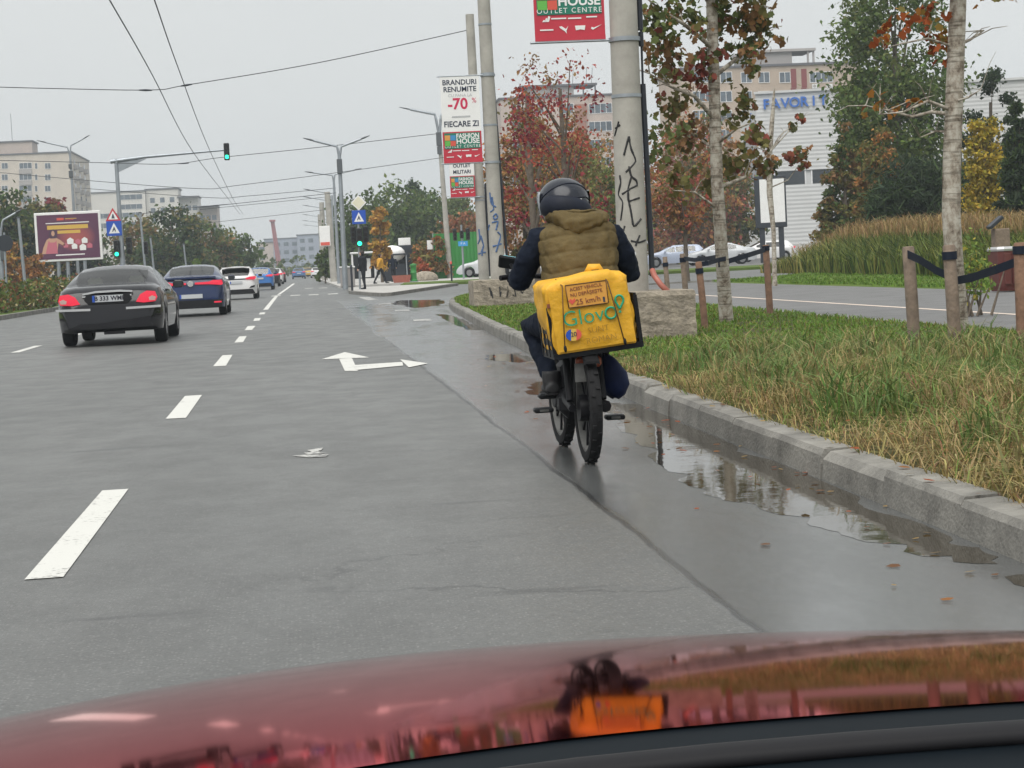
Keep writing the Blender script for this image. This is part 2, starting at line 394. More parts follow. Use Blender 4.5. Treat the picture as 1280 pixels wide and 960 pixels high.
# --- right-hand kerb: single stones
KP = [(2.36, -6), (2.40, 0), (2.42, 6), (2.45, 9.4), (2.47, 12), (2.52, 15.5), (2.66, 21.2), (2.9, 28.7), (3.24, 37.3), (3.73, 48), (4.3, 54.5), (5.0, 58), (6.3, 60.3), (8.5, 61.3), (14, 61.6), (40, 62)]
def resample(P, step):
    out = [Vector((*P[0], 0))]; d = 0.; P = [Vector((*p, 0)) for p in P]
    # smooth with Catmull-Rom
    Q = []
    for i in range(len(P) - 1):
        p0, p1, p2, p3 = P[max(i - 1, 0)], P[i], P[i + 1], P[min(i + 2, len(P) - 1)]
        for k in range(24):
            t = k / 24; Q.append(.5 * ((2 * p1) + (p2 - p0) * t + (2 * p0 - 5 * p1 + 4 * p2 - p3) * t * t + (3 * p1 - p0 - 3 * p2 + p3) * t ** 3))
    Q.append(P[-1]); out = [Q[0]]; acc = 0
    for a, b in zip(Q, Q[1:]):
        L = (b - a).length; pos = 0
        while acc + (L - pos) >= step:
            pos += step - acc; acc = 0; out.append(a + (b - a) * (pos / L))
        acc += L - pos
    return out
kp = resample(KP, 1.0)
kb = MB()
for i in range(len(kp) - 1):
    a, b = kp[i], kp[i + 1]; t = (b - a).normalized(); nrm = Vector((t.y, -t.x, 0))
    kb.add([a + nrm * .04 + Vector((0, 0, -.02)), b + nrm * .04 + Vector((0, 0, -.02)), b + nrm * .04 + Vector((0, 0, .08)), a + nrm * .04 + Vector((0, 0, .08)),
            a + nrm * .16 + Vector((0, 0, .08)), b + nrm * .16 + Vector((0, 0, .08))], [(0, 1, 2, 3), (3, 2, 5, 4)])
kerb = structure(kb.build('kerb', 'kerb_dirt'))
for i in range(len(kp) - 1):
    a, b = kp[i], kp[i + 1]; t = (b - a); Ln = t.length - random.uniform(.003, .012); t.normalize(); nrm = Vector((t.y, -t.x, 0))
    mid = (a + b) / 2 + nrm * random.uniform(-.006, .006); h = .145 + random.uniform(-.008, .008); w = .17
    prof = [(0, -.02), (.012, h - .03), (.03, h), (w, h + .004), (w, -.02)]
    if 8.2 < mid.y < 9.2 or 12.8 < mid.y < 13.8: prof = [(0, -.02), (.012, h - .045), (.05, h - .008), (w, h), (w, -.02)]
    r0 = [mid - t * Ln / 2 + nrm * q + Vector((0, 0, z)) for q, z in prof]
    r1 = [mid + t * Ln / 2 + nrm * (q + random.uniform(-.003, .003)) + Vector((0, 0, z + random.uniform(-.004, .004))) for q, z in prof]
    MB().rings([r0, r1], True).build('kerb_stone', 'kerb_stone', kerb)
# kerb of the median on the left
MB().prism([(-9.8, 20), (-9.6, 20), (-9.6, 88), (-9.8, 88)], -.02, .15).build('median_kerb', 'kerb_stone')
structure(bpy.data.objects['median_kerb'])
structure(MB().prism([(-26, 20), (-9.8, 20), (-9.8, 87.9), (-26, 87.9)], -.02, .13).build('median', 'lawn_soil'))
structure(MB().prism([(-300, 104), (-9.6, 104), (-9.6, 500), (-300, 500)], -.02, .13).build('left_verge', 'soil_green'))
# --- the grass verge, gently uneven
def kerbx(y):
    for a, b in zip(kp, kp[1:]):
        if a.y <= y <= b.y: return a.x + (b.x - a.x) * ((y - a.y) / max(1e-6, b.y - a.y))
    return 2.4 if y < 10 else 9.
def vz(x, y): return .128 + .018 * math.sin(x * 2.3 + y * .9) * math.sin(y * 1.7 - x) + .012 * math.sin(5.1 * y + 2 * x)
vm = MB(); rows = []
ys = np.concatenate([np.arange(-5, 30, .5), np.arange(30, 60.6, 1.0)])
for y in ys:
    x0 = kerbx(y) + .17; row = []
    for k in range(15):
        u = k / 14; x = x0 + (7.35 - x0) * u
        z = vz(x, y) + (.0 if 0 < k < 14 else -.01)
        row.append((x, y, z))
    row.append((7.42, y, .02)); rows.append(row)
vm.rings(rows, False, close=False)
verge = structure(vm.build('grass_verge', 'soil_green', None, True))
structure(MB().prism([(7.38, -6), (13.0, -6), (13.0, 60.9), (7.38, 60.6)], -.02, .10).build('cycle_path', 'path_asphalt'))
pth = bpy.data.objects['cycle_path']
sheet('path_line', [(9.10, -5), (9.22, -5), (9.22, 60), (9.10, 60)], .104, 'path_paint', pth)
sheet('path_joint', [(7.40, -5), (7.62, -5), (7.62, 60), (7.40, 60)], .103, 'kerb_stone', pth)
lawn = MB(); rows = []
for y in np.arange(-5, 61.5, 2.5):
    rows.append([(13.0, y, .10)] + [(13 + u, y, .12 + .035 * u * (1 if u < 12 else 12 / u) + .02 * math.sin(y * .6 + u)) for u in (.05, 1.5, 3, 5, 8, 12, 20, 27)])
lawn.rings(rows, False, close=False); structure(lawn.build('lawn', 'lawn_soil', None, True))
# beyond the side street
structure(MB().prism([(5.2, 99), (60, 92), (60, 104), (6.0, 110)], -.02, .13).build('far_lawn', 'lawn_soil'))
structure(MB().prism([(2.3, 112), (6, 110.1), (60, 104.2), (60, 300), (2.0, 300)], -.02, .12).build('far_pavement', 'paving'))
structure(MB().prism([(14, 108.5), (60, 104.8), (60, 200), (14, 200)], .119, .125).build('car_park', 'path_asphalt'))
isl = [(2.15, 84), (2.7, 75), (3.05, 71.8), (3.4, 71.9), (7.7, 93), (7.3, 95.5), (2.5, 98)]
island = structure(MB().prism(isl, -.02, .13).build('traffic_island', 'kerb_stone'))
cx = sum(p[0] for p in isl) / 7; cy = sum(p[1] for p in isl) / 7
MB().prism([(cx + (x - cx) * .9, cy + (y - cy) * .97) for x, y in isl], .129, .134).build('paving', 'paving', island)
# --- puddles (thin sheets of standing water in the gutter)
pm = mat('water', (.035, .028, .018), .035, spec=.6, bump=(5, .05))
def puddle(name, pts, z=.0012, n=6, amp=.05, drift=.5):
    out = []
    P = [Vector((*p, 0)) for p in pts]; r_ = random.Random(len(pts) * 31 + int(P[0].y * 10))
    for i in range(len(P)):
        a, b = P[i], P[(i + 1) % len(P)]
        k = max(2, int((b - a).length / .07)); k = min(k, 40)
        ph = r_.uniform(0, 6)
        for j in range(k):
            t = j / k; q = a + (b - a) * t; nn = Vector((b.y - a.y, a.x - b.x, 0)).normalized()
            w = amp * math.sin(math.pi * t) * (math.sin(t * 7 + ph) * .6 + math.sin(t * 17 + 2 * ph) * .3 + r_.uniform(-.12, .12))
            q = q + nn * w; q.x = min(q.x, kerbx(q.y) - .012); out.append((q.x, q.y))
    o = structure(sheet(name, out, z, 'water')); return o
puddle('puddle', [(2.34, 6.35), (2.40, 7.0), (2.44, 9.5), (2.46, 12.2), (2.5, 14.2), (2.30, 14.5), (2.12, 13), (1.98, 11.5), (1.86, 10), (1.82, 9.0), (1.93, 8.1), (2.05, 7.3), (2.16, 6.6)], amp=.09)
puddle('puddle', [(1.86, 15.9), (2.2, 15.3), (2.44, 15.5), (2.46, 17.2), (2.2, 17.6), (1.95, 16.8)], amp=.07)
puddle('puddle', [(2.08, 21.9), (2.35, 20.9), (2.55, 21.2), (2.6, 23), (2.2, 23)], amp=.05)
puddle('puddle', [(2.75, 32), (3.0, 31.3), (3.2, 38), (3.2, 42), (3.0, 43), (2.85, 37)], amp=.05)
puddle('puddle', [(3.0, 50), (3.75, 51.5), (4.2, 56), (4.4, 60), (3.2, 62), (2.7, 57)], amp=.12)
puddle('puddle', [(2.20, 5.5), (2.3, 5.3), (2.38, 5.6), (2.38, 6.1), (2.27, 6.1)], amp=.05)
# fallen leaves on kerb and wet road: loose litter nobody could count
def leaf_litter(n):
    v, cs = [], []
    for i in range(n):
        y = rng.uniform(5.5, 24); kx = kerbx(y)
        x = kx + (rng.uniform(.03, .9) if rng.random() < .7 else -abs(rng.normal(0, .35)))
        z = .157 if x > kx + .02 and x < kx + .19 else (.16 if x > kx else .004)
        s = rng.uniform(.012, .03); a = rng.uniform(0, 6.28); t = rng.uniform(-.4, .4, 2)
        for q in range(5):
            b = a + q * 1.257; rr = s * (1 if q % 2 else .75); v.append((x + rr * math.cos(b), y + rr * math.sin(b), z + rr * .4 * (t[0] * math.cos(b) + t[1] * math.sin(b)) + .004))
        cs.append([(.28, .12, .04), (.22, .15, .07), (.16, .08, .04), (.33, .22, .08), (.30, .08, .03)][rng.integers(5)])
    o = bulk('fallen_leaves', v, 5, 'leaf', np.array(cs), kind='stuff'); tag(o, 'scattered brown fallen leaves along the kerb and gutter', 'fallen leaves')
leaf_litter(420)

# ================================================================== GRASS
def hsv_jit(base, n, amt=.25):
    c = np.array(base)[None, :] * (1 + rng.uniform(-amt, amt, (n, 1))); return np.clip(c * (1 + rng.uniform(-.12, .12, (n, 3))), 0, 1)
def blades(name, P, h, w, lean, cols, parent=None, kind='stuff', droop=.5):
    """P (n,3) roots, h (n) heights; every blade is a bent strip of two quads"""
    n = len(P); a = rng.uniform(0, 2 * np.pi, n); d = np.stack([np.cos(a), np.sin(a), np.zeros(n)], 1)
    b = a + np.pi / 2 + rng.normal(0, .5, n); s = np.stack([np.cos(b), np.sin(b), np.zeros(n)], 1)
    hh = np.asarray(h)[:, None]; ln = np.asarray(lean)[:, None]; ww = np.asarray(w)[:, None] / 2
    up = np.array([[0, 0, 1.]])
    m = P + up * hh * .62 + d * hh * ln * .35; t = P + up * hh * (1 - droop * np.clip(ln, 0, 1.4) * .55) + d * hh * ln
    q1 = np.stack([P - s * ww, P + s * ww, m + s * ww * .8, m - s * ww * .8], 1)
    q2 = np.stack([m - s * ww * .8, m + s * ww * .8, t + s * ww * .12, t - s * ww * .12], 1)
    V = np.concatenate([q1, q2], 0).reshape(-1, 3); cc = np.concatenate([cols, cols], 0)
    return bulk(name, V, 4, 'blade', cc, parent, kind)
KX = np.array([[p.y, p.x] for p in kp if p.y < 60.2]); KX = KX[np.argsort(KX[:, 0])]
def kx_(y): return np.interp(y, KX[:, 0], KX[:, 1])
def field(x, y, s, ph=0): return .5 + .25 * np.sin(x * s + 1.3 * ph + 1.7 * np.sin(y * s * .6)) + .25 * np.sin(y * s * 1.3 + ph + 1.1 * np.sin(x * s * .9))
def verge_grass():
    # long neglected grass by the kerb, tufted
    n = 80000
    y = 5.2 + (21.5 - 5.2) * rng.random(n) ** 1.15; x = kx_(y) + .14 + (7.3 - kx_(y)) * rng.random(n)
    tx = np.round(x * 5 + .3 * np.sin(y * 9)) / 5; ty = np.round(y * 5 + .3 * np.sin(x * 11)) / 5     # pull roots into tufts
    k = rng.random(n) * .75; x = x + (tx - x) * k; y = y + (ty - y) * k + rng.normal(0, .02, n)
    ok = x > kx_(y) + .11 + .07 * np.sin(y * 7.3) * np.sin(y * 2.9); x, y = x[ok], y[ok]; n = len(x)
    d = x - kx_(y)
    f1 = field(x, y, 1.9, .4); f2 = field(x, y, 4.3, 2.)
    near = np.clip((18.5 - y) / 6, 0, 1)
    h = (.05 + .15 * near * (.25 + f1) + .10 * f2 * near) * np.clip(.45 + d * .7, .45, 1) * rng.uniform(.35, 1.35, n)
    dry = np.clip(.70 - d * .34 + (f2 - .5) * .9 + (f1 - .5) * .4 + .28 * np.clip((12.5 - y) / 4, 0, 1), .12, .92) * np.clip(.45 + near, 0, 1)
    isdry = rng.random(n) < dry
    c = np.where(isdry[:, None], hsv_jit((.34, .265, .12), n, .35), hsv_jit((.15, .205, .055), n, .4))
    red = rng.random(n) < .035; c[red] = hsv_jit((.20, .10, .06), red.sum(), .3)
    z = .115 + 0 * x; P = np.stack([x, y, z], 1)
    o = blades('verge_grass', P, h, rng.uniform(.004, .009, n), np.where(isdry, rng.uniform(.6, 2.0, n), rng.uniform(.4, 1.6, n)), c)
    tag(o, 'long half dry grass growing behind the kerb', 'grass')
    # mown part farther along the verge
    n = 52000
    y = 18.5 + 41 * rng.random(n) ** 1.5; x = kx_(y) + .16 + (7.3 - kx_(y) - .1) * rng.random(n)
    c = hsv_jit((.12, .205, .035), n, .3); yl = rng.random(n) < .16; c[yl] = hsv_jit((.22, .20, .06), yl.sum())
    s = np.clip(y / 22, 1, 2.4)
    o = blades('mown_grass', np.stack([x, y, .12 + 0 * x], 1), rng.uniform(.03, .075, n) * np.sqrt(s), rng.uniform(.008, .014, n) * s, rng.uniform(.3, 1.2, n), c)
    tag(o, 'short bright green mown grass along the verge', 'grass')
    # tall weeds: coarse broad tufts
    V, cs, hs_, ws_, ls_ = [], [], [], [], []
    for i in range(230):
        ty = rng.uniform(7, 17); tx = kx_(ty) + rng.uniform(.5, 4.4); m = rng.integers(22, 55); rr = rng.uniform(.05, .14)
        V.append(np.stack([tx + rng.normal(0, rr, m), ty + rng.normal(0, rr, m), np.full(m, .12)], 1)); hs_.append(rng.uniform(.12, .38, m)); ws_.append(rng.uniform(.006, .016, m)); ls_.append(rng.uniform(.3, 1.1, m))
        cs.append(hsv_jit([(.10, .17, .045), (.13, .19, .06), (.26, .23, .10)][rng.integers(3)], m, .25))
    o = blades('weed_tufts', np.concatenate(V), np.concatenate(hs_), np.concatenate(ws_), np.concatenate(ls_), np.concatenate(cs)); tag(o, 'taller coarse weed tufts in the verge grass', 'weeds')
    n = 22000
    y = rng.uniform(26, 60, n); x = 13.05 + 9 * rng.random(n) ** 1.3
    c = hsv_jit((.12, .20, .035), n, .3)
    o = blades('lawn_grass', np.stack([x, y, .12 + .03 * np.clip(x - 13, 0, 12)], 1), rng.uniform(.04, .09, n), rng.uniform(.02, .035, n), rng.uniform(.3, 1.1, n), c); tag(o, 'short green grass on the lawn beyond the path', 'grass')
verge_grass()

# ================================================================== TREES
def tree(name, label, base, h, crown, pal, nleaf=3500, leaf=.3, trunk_r=.12, trunk_top=.75, clumps=60, spread=.55, group=None, cat='tree', bark='bark', lean=(0, 0), limbs=14, maple=False, trans='leaf', surf=.5, trunk_h=None):
    """crown: ellipsoids (dx,dy,z,rx,ry,rz) in metres round the trunk foot; pal: [(rgb, weight)]"""
    root = empty(name, base, 0, label, cat, group)
    top = Vector((lean[0], lean[1], h * trunk_top if trunk_h is None else trunk_h))
    tp = [Vector((0, 0, -.1))]
    for i in range(1, 8):
        t = i / 7; tp.append(Vector((top.x * t + .02 * h * .15 * math.sin(3 * t + h), top.y * t, top.z * t)))
    t_ = MB().tube(tp, [trunk_r * (1.25 if i == 0 else 1 - .62 * i / 7) for i in range(8)], 10)
    ce = []; vol = np.array([c[3] * c[4] * c[5] for c in crown]); vol = vol / vol.sum()
    for i in range(clumps):
        c = crown[rng.choice(len(crown), p=vol)]; d = rng.normal(0, 1, 3); d /= np.linalg.norm(d); r = rng.random() ** (1 / 3 if rng.random() > surf else .12)
        ce.append(np.array(c[:3]) + d * r * np.array(c[3:]) * .92)
    ce = np.array(ce)
    for i in range(min(limbs, clumps)):
        p = Vector(ce[i]); zs = min(max(p.z * random.uniform(.55, .8), top.z * .25), top.z * .97); f = zs / max(top.z, .01)
        s = Vector((top.x * f, top.y * f, zs)); mid = s.lerp(p, .5) + Vector((0, 0, .06 * h * random.uniform(-.3, .8)))
        r0 = trunk_r * (1 - .62 * f) * .5
        t_.tube([s, mid, p], [r0, r0 * .65, r0 * .25], 5)
    t_.build('trunk', bark, root, True, 60)
    w = np.array([p[1] for p in pal], float); w /= w.sum()
    cc = rng.choice(len(pal), clumps, p=w); PC = np.array([p[0] for p in pal])
    avg = np.mean([min(c[3:]) for c in crown])
    who = rng.integers(0, clumps, nleaf); rad = avg * spread * rng.uniform(.45, 1.0, clumps)
    P = ce[who] + rng.normal(0, .5, (nleaf, 3)) * rad[who][:, None] * np.array([1, 1, .75])
    ok = P[:, 2] > .1; P = P[ok]; who = who[ok]; n = len(P)
    col = np.where((rng.random(n) < .72)[:, None], PC[cc[who]], PC[rng.choice(len(pal), n, p=w)])
    col = np.clip(col * (1 + rng.uniform(-.3, .3, (n, 1))) * (1 + rng.uniform(-.1, .1, (n, 3))), .004, .9)
    u = rng.normal(0, 1, (n, 3)); u /= np.linalg.norm(u, axis=1)[:, None]; q = rng.normal(0, 1, (n, 3)); q[:, 2] += .3
    v = np.cross(u, q); v /= np.linalg.norm(v, axis=1)[:, None] + 1e-9
    s = (leaf * rng.uniform(.55, 1.2, n))[:, None] / 2
    if maple:
        prof = [(-1.05, 0), (-.55, .32), (-.5, .95), (-.05, .5), (.5, 1.0), (.45, .38), (1.15, 0), (.45, -.38), (.5, -1.0), (-.05, -.5), (-.5, -.95), (-.55, -.32)]
    else:
        prof = [(-1, 0), (-.25, .62), (1, 0), (-.25, -.62)] if not name.startswith('pine') else [(-1.4, -.1), (-1.4, .1), (1.4, .22), (1.4, -.22)]
    V = np.stack([P + u * s * a + v * s * b for a, b in prof], 1)
    bulk('crown', V, len(prof), trans, col, root)
    return root
G1, G2, G3 = (.075, .112, .034), (.115, .155, .045), (.05, .08, .03)
OL, BR, OR, YE, RE, MA = (.16, .145, .045), (.22, .135, .055), (.36, .17, .055), (.45, .29, .06), (.33, .075, .05), (.22, .04, .05)
DK = (.042, .062, .034)
def ptree(label, px, Y, top, wid, pal, base_py=None, kind='round', name='broadleaf_tree', zb=.1, cat='tree', dens=1.0, bark='bark', low=.18, **kw):
    """place a tree by its measured screen axis at distance Y; sizes come out in metres"""
    T = at(px, top, Y); b = Vector((T.x, Y, zb)); h = T.z - zb; r = wid / 2 / FPX * Y
    leaf = kw.pop('leaf', min(max(Y * .0026, .14), .6))
    if kind == 'round': cr_ = [(0, 0, h * .62, r, r, h * .36), (r * .35, 0, h * .45, r * .75, r * .8, h * .28), (-r * .4, r * .2, h * .5, r * .7, r * .7, h * .28)]
    elif kind == 'low': cr_ = [(0, 0, h * .52, r, r, h * .46), (r * .4, 0, h * .35, r * .8, r * .8, h * .33), (-r * .45, 0, h * .38, r * .7, r * .8, h * .36)]
    elif kind == 'column': cr_ = [(0, 0, h * .58, r, r, h * .42), (0, 0, h * .35, r * .9, r * .9, h * .22)]
    elif kind == 'cone': cr_ = [(0, 0, h * (low + (.97 - low) * (k + .5) / 7), r * (1.02 - k / 7), r * (1.02 - k / 7), h * .095) for k in range(7)]
    area = wid * (h * FPX / Y) ; n = int(np.clip(area * .62 * dens, 250, 15000))
    kw.setdefault('clumps', int(np.clip(n / 45, 30, 130)))
    return tree(name, label, b, h, cr_, pal, nleaf=n, leaf=leaf, trunk_r=max(.05, h * .017), cat=cat, bark=bark, **kw)
GR_ = 'trees across the carriageway'; GC = 'trees beyond the side street'; GM = 'autumn trees along the cycle path'
# left side
for a in [
 ('dark green tree at the edge beside the pale tower block', 4, 150, 222, 70, [(G1, 3), (DK, 3), (OL, 1)], 'round'),
 ('olive brown tree below the pale tower block', 42, 168, 243, 66, [(OL, 3), (G3, 2), (BR, 1)], 'round'),
 ('dark maroon crowned tree in front of the pale tower block', 64, 172, 246, 46, [(MA, 2), (BR, 3)], 'round'),
 ('orange leaved tree beside the round sign post', 26, 122, 292, 50, [(OR, 3), (BR, 3), (YE, 1)], 'low'),
 ('dark green tree behind the billboard posts', 98, 175, 282, 70, [(DK, 3), (G1, 2), (BR, 1)], 'low'),
 ('brownish green tree behind the mast arm signal', 172, 190, 268, 70, [(OL, 3), (G1, 2), (BR, 2)], 'low'),
 ('tallest dark green tree behind the mast arm signal', 212, 185, 249, 76, [(G1, 3), (G3, 3), (OL, 1)], 'low'),
 ('reddish brown topped green tree before the stepped white block', 256, 200, 271, 66, [(OL, 2), (G1, 3), (BR, 2)], 'low'),
 ('green tree at the right end of the roadside row', 289, 215, 277, 62, [(G2, 2), (G1, 3)], 'low'),
 ('small hazy tree past the roadside row', 314, 265, 316, 44, [(G1, 2), (G3, 2)], 'low'),
 ('bluish green far tree below the red pylon', 338, 310, 321, 46, [(G1, 2), (G2, 1)], 'low'),
 ('broad yellowish green far tree closing the road', 372, 360, 320, 62, [(G2, 2), (OL, 2)], 'low'),
 ('far dark tree behind the row of vans', 396, 340, 331, 36, [(G3, 2), (G1, 2)], 'low')]:
    ptree(a[0], *a[1:6], kind=a[6], group=GR_)
ptree('bright light green bush behind the navy sedan', 240, 125, 324, 30, [((.16, .26, .04), 1), (G2, 1)], kind='low', name='leafy_bush', cat='bush', zb=.1)
# middle, beyond the side street
for a in [
 ('dark green tree behind the twin arm lamp post', 446, 172, 229, 74, [(G1, 3), (G2, 1)], 'low'),
 ('large rounded green tree behind the priority road sign', 500, 182, 221, 100, [(G1, 3), (G2, 2), (G3, 1)], 'low'),
 ('green tree left of the green hoarding', 541, 188, 236, 84, [(G2, 2), (G1, 2), (OL, 1)], 'low'),
 ('tall dark conifer topping the green trees', 517, 215, 219, 34, [(DK, 1), (G3, 1)], 'low'),
 ('yellow olive tree behind the tall lamp with one arm', 572, 200, 240, 60, [(OL, 2), (G2, 2)], 'low'),
 ('rusty orange tree above the green hoarding', 577, 150, 256, 66, [(BR, 3), ((.30, .13, .07), 3)], 'low'),
 ('small orange tree in front of the green hoarding end', 539, 126, 286, 44, [(OR, 3), (OL, 2), (BR, 2)], 'low'),
 ('green ivy covered tree beside the concrete tramway poles', 404, 152, 300, 26, [(G2, 2), (G1, 2)], 'low')]:
    ptree(a[0], *a[1:6], kind=a[6], group=GC)
ptree('slim golden yellow tree beside the blue crossing sign', 473, 120, 256, 26, [(YE, 3), ((.40, .22, .06), 3)], kind='column', group=GC, dens=1.2)
ptree('low red orange shrub beside the kiosk', 526, 118, 322, 22, [((.38, .10, .05), 1), (OR, 1)], kind='low', name='leafy_bush', cat='bush')
# right side maples along the path
B2, O2, P2 = (.26, .15, .065), (.40, .20, .075), (.36, .12, .085)
for a in [
 ('thin maroon leaved maple behind the banner poles', 655, 64, 36, 96, [(MA, 3), (RE, 1), (B2, 2), (O2, 1)], 'round', .07, 24),
 ('bare topped maple with sparse red leaves behind the cyclist', 697, 56, 26, 150, [(MA, 3), (RE, 2), (B2, 1)], 'round', .05, 30),
 ('dense orange brown maple left of the cyclist', 648, 84, 128, 96, [(B2, 4), (O2, 3), (OL, 4), (P2, 1), (G2, 1.5)], 'low', .9, 90),
 ('pinkish orange maple with thin twigs behind the cyclist', 690, 78, 116, 90, [(O2, 2), (B2, 3), (P2, 1), (OL, 2)], 'round', .26, 50),
 ('orange and green maple behind the cyclist', 704, 100, 168, 104, [(O2, 2), (B2, 3), (G2, 2), ((.17, .19, .06), 2)], 'low', .8, 80),
 ('green and ochre maple right of the cyclist', 752, 96, 200, 88, [(G2, 3), (OL, 3), ((.20, .20, .06), 3), (B2, 1), (P2, .5)], 'low', 1.0, 80),
 ('full olive and rust tree before the pinkish apartment block', 722, 118, 132, 110, [(OL, 3), (B2, 3), (G2, 2), (O2, 2), (P2, 1)], 'low', .75, 90),
 ('mixed green and orange tree between the big pole and the plane tree', 872, 140, 128, 120, [(OL, 3), (B2, 3), (G2, 2), (O2, 2), (P2, 1.5)], 'low', .6, 90),
 ('crimson maple behind the big concrete pole', 850, 66, 150, 110, [(RE, 2), (P2, 2), (B2, 4), (O2, 2), (OL, 2)], 'round', .18, 44),
 ('rusty brown maple right of the big concrete pole', 842, 150, 196, 96, [(B2, 3), (O2, 2), (RE, 1), (OL, 2)], 'low', 1.1, 90),
 ('dark spruce behind the peeling plane tree', 886, 158, 214, 80, [(DK, 3), (G1, 2)], 'low', 1.2, 90),
 ('brown green maple beside the blank screen', 922, 152, 222, 56, [(B2, 2), (OL, 3), (G1, 2)], 'low', 1.0, 60)]:
    ptree(a[0], *a[1:6], kind=a[6], dens=a[7], clumps=a[8], group=GM, surf=.4)
# far right
ptree('tall dense green poplar in front of the white clad hall', 1114, 80, -60, 158, [(G1, 3), ((.10, .145, .045), 4), (G2, 4), ((.15, .18, .06), 1)], kind='column', name='poplar_tree', dens=.72, clumps=170, spread=.5, leaf=.25)
ptree('green poplar trunk neighbour leaning towards the white hall', 1078, 84, 30, 80, [(G1, 3), (G2, 3), (OL, 1)], kind='column', name='poplar_tree', dens=.7)
ptree('brownish green conical tree before the white clad hall', 1052, 78, 146, 84, [(OL, 3), (G1, 2), (BR, 2)], kind='cone', name='conifer_tree', dens=1.3)
ptree('orange tinged shrubby tree under the poplar', 1098, 72, 150, 60, [(BR, 2), (OL, 3), (OR, 1)], kind='low', dens=1.0)
ptree('dark green pine low behind the ornamental grass', 1136, 70, 186, 96, [(DK, 3), (G3, 3)], kind='low', name='pine_tree', dens=1.3, leaf=.3)
ptree('dark leaved tree showing above the yellow tree', 1236, 82, 62, 64, [(DK, 3), (G3, 1)], kind='round', dens=.5, clumps=30)
ptree('slim bright yellow tree beside the pines', 1228, 66, 132, 52, [((.40, .30, .04), 4), ((.28, .24, .05), 2)], kind='column', dens=1.1)
ptree('dark pine at the right behind the litter bin', 1272, 62, 108, 66, [(DK, 3), (G1, 2)], kind='cone', name='pine_tree', dens=1.2, leaf=.3)
ptree('second dark pine beyond the yellow tree', 1200, 74, 190, 70, [(DK, 3), (G1, 2)], kind='low', name='pine_tree', dens=1.2, leaf=.3)

# --- the two staked street trees in the verge (peeling pale bark, big lobed leaves)
def plane_bark():
    m = bpy.data.materials.new('plane_bark'); m.use_nodes = True; MATS['plane_bark'] = m
    n, l = m.node_tree.nodes, m.node_tree.links; p = n['Principled BSDF']; p.inputs['Roughness'].default_value = .85
    tc = n.new('ShaderNodeTexCoord'); mp = n.new('ShaderNodeMapping'); mp.inputs['Scale'].default_value = (7, 7, 5); l.new(tc.outputs['Object'], mp.inputs[0])
    a = n.new('ShaderNodeTexNoise'); a.inputs['Scale'].default_value = 1.6; a.inputs['Detail'].default_value = 7; a.inputs['Roughness'].default_value = .7; l.new(mp.outputs[0], a.inputs[0])
    mp2 = n.new('ShaderNodeMapping'); mp2.inputs['Scale'].default_value = (3, 3, 34); l.new(tc.outputs['Object'], mp2.inputs[0])
    b = n.new('ShaderNodeTexNoise'); b.inputs['Scale'].default_value = 1.; b.inputs['Detail'].default_value = 5; l.new(mp2.outputs[0], b.inputs[0])
    r = n.new('ShaderNodeValToRGB'); e = r.color_ramp.elements; e[0].position = .36; e[0].color = (.13, .10, .075, 1); e[1].position = .6; e[1].color = (.47, .44, .38, 1)
    q = e.new(.46); q.color = (.30, .26, .21, 1); l.new(a.outputs[0], r.inputs[0])
    r2 = n.new('ShaderNodeValToRGB'); r2.color_ramp.elements[0].position = .36; r2.color_ramp.elements[1].position = .46; r2.color_ramp.elements[0].color = (.35, .33, .3, 1); l.new(b.outputs[0], r2.inputs[0])
    mx = n.new('ShaderNodeMixRGB'); mx.blend_type = 'MULTIPLY'; mx.inputs[0].default_value = .8; l.new(r.outputs[0], mx.inputs[1]); l.new(r2.outputs[0], mx.inputs[2]); l.new(mx.outputs[0], p.inputs[0])
    bp = n.new('ShaderNodeBump'); bp.inputs['Strength'].default_value = .5; bp.inputs['Distance'].default_value = .01; l.new(a.outputs[0], bp.inputs['Height']); l.new(bp.outputs[0], p.inputs['Normal'])
plane_bark()
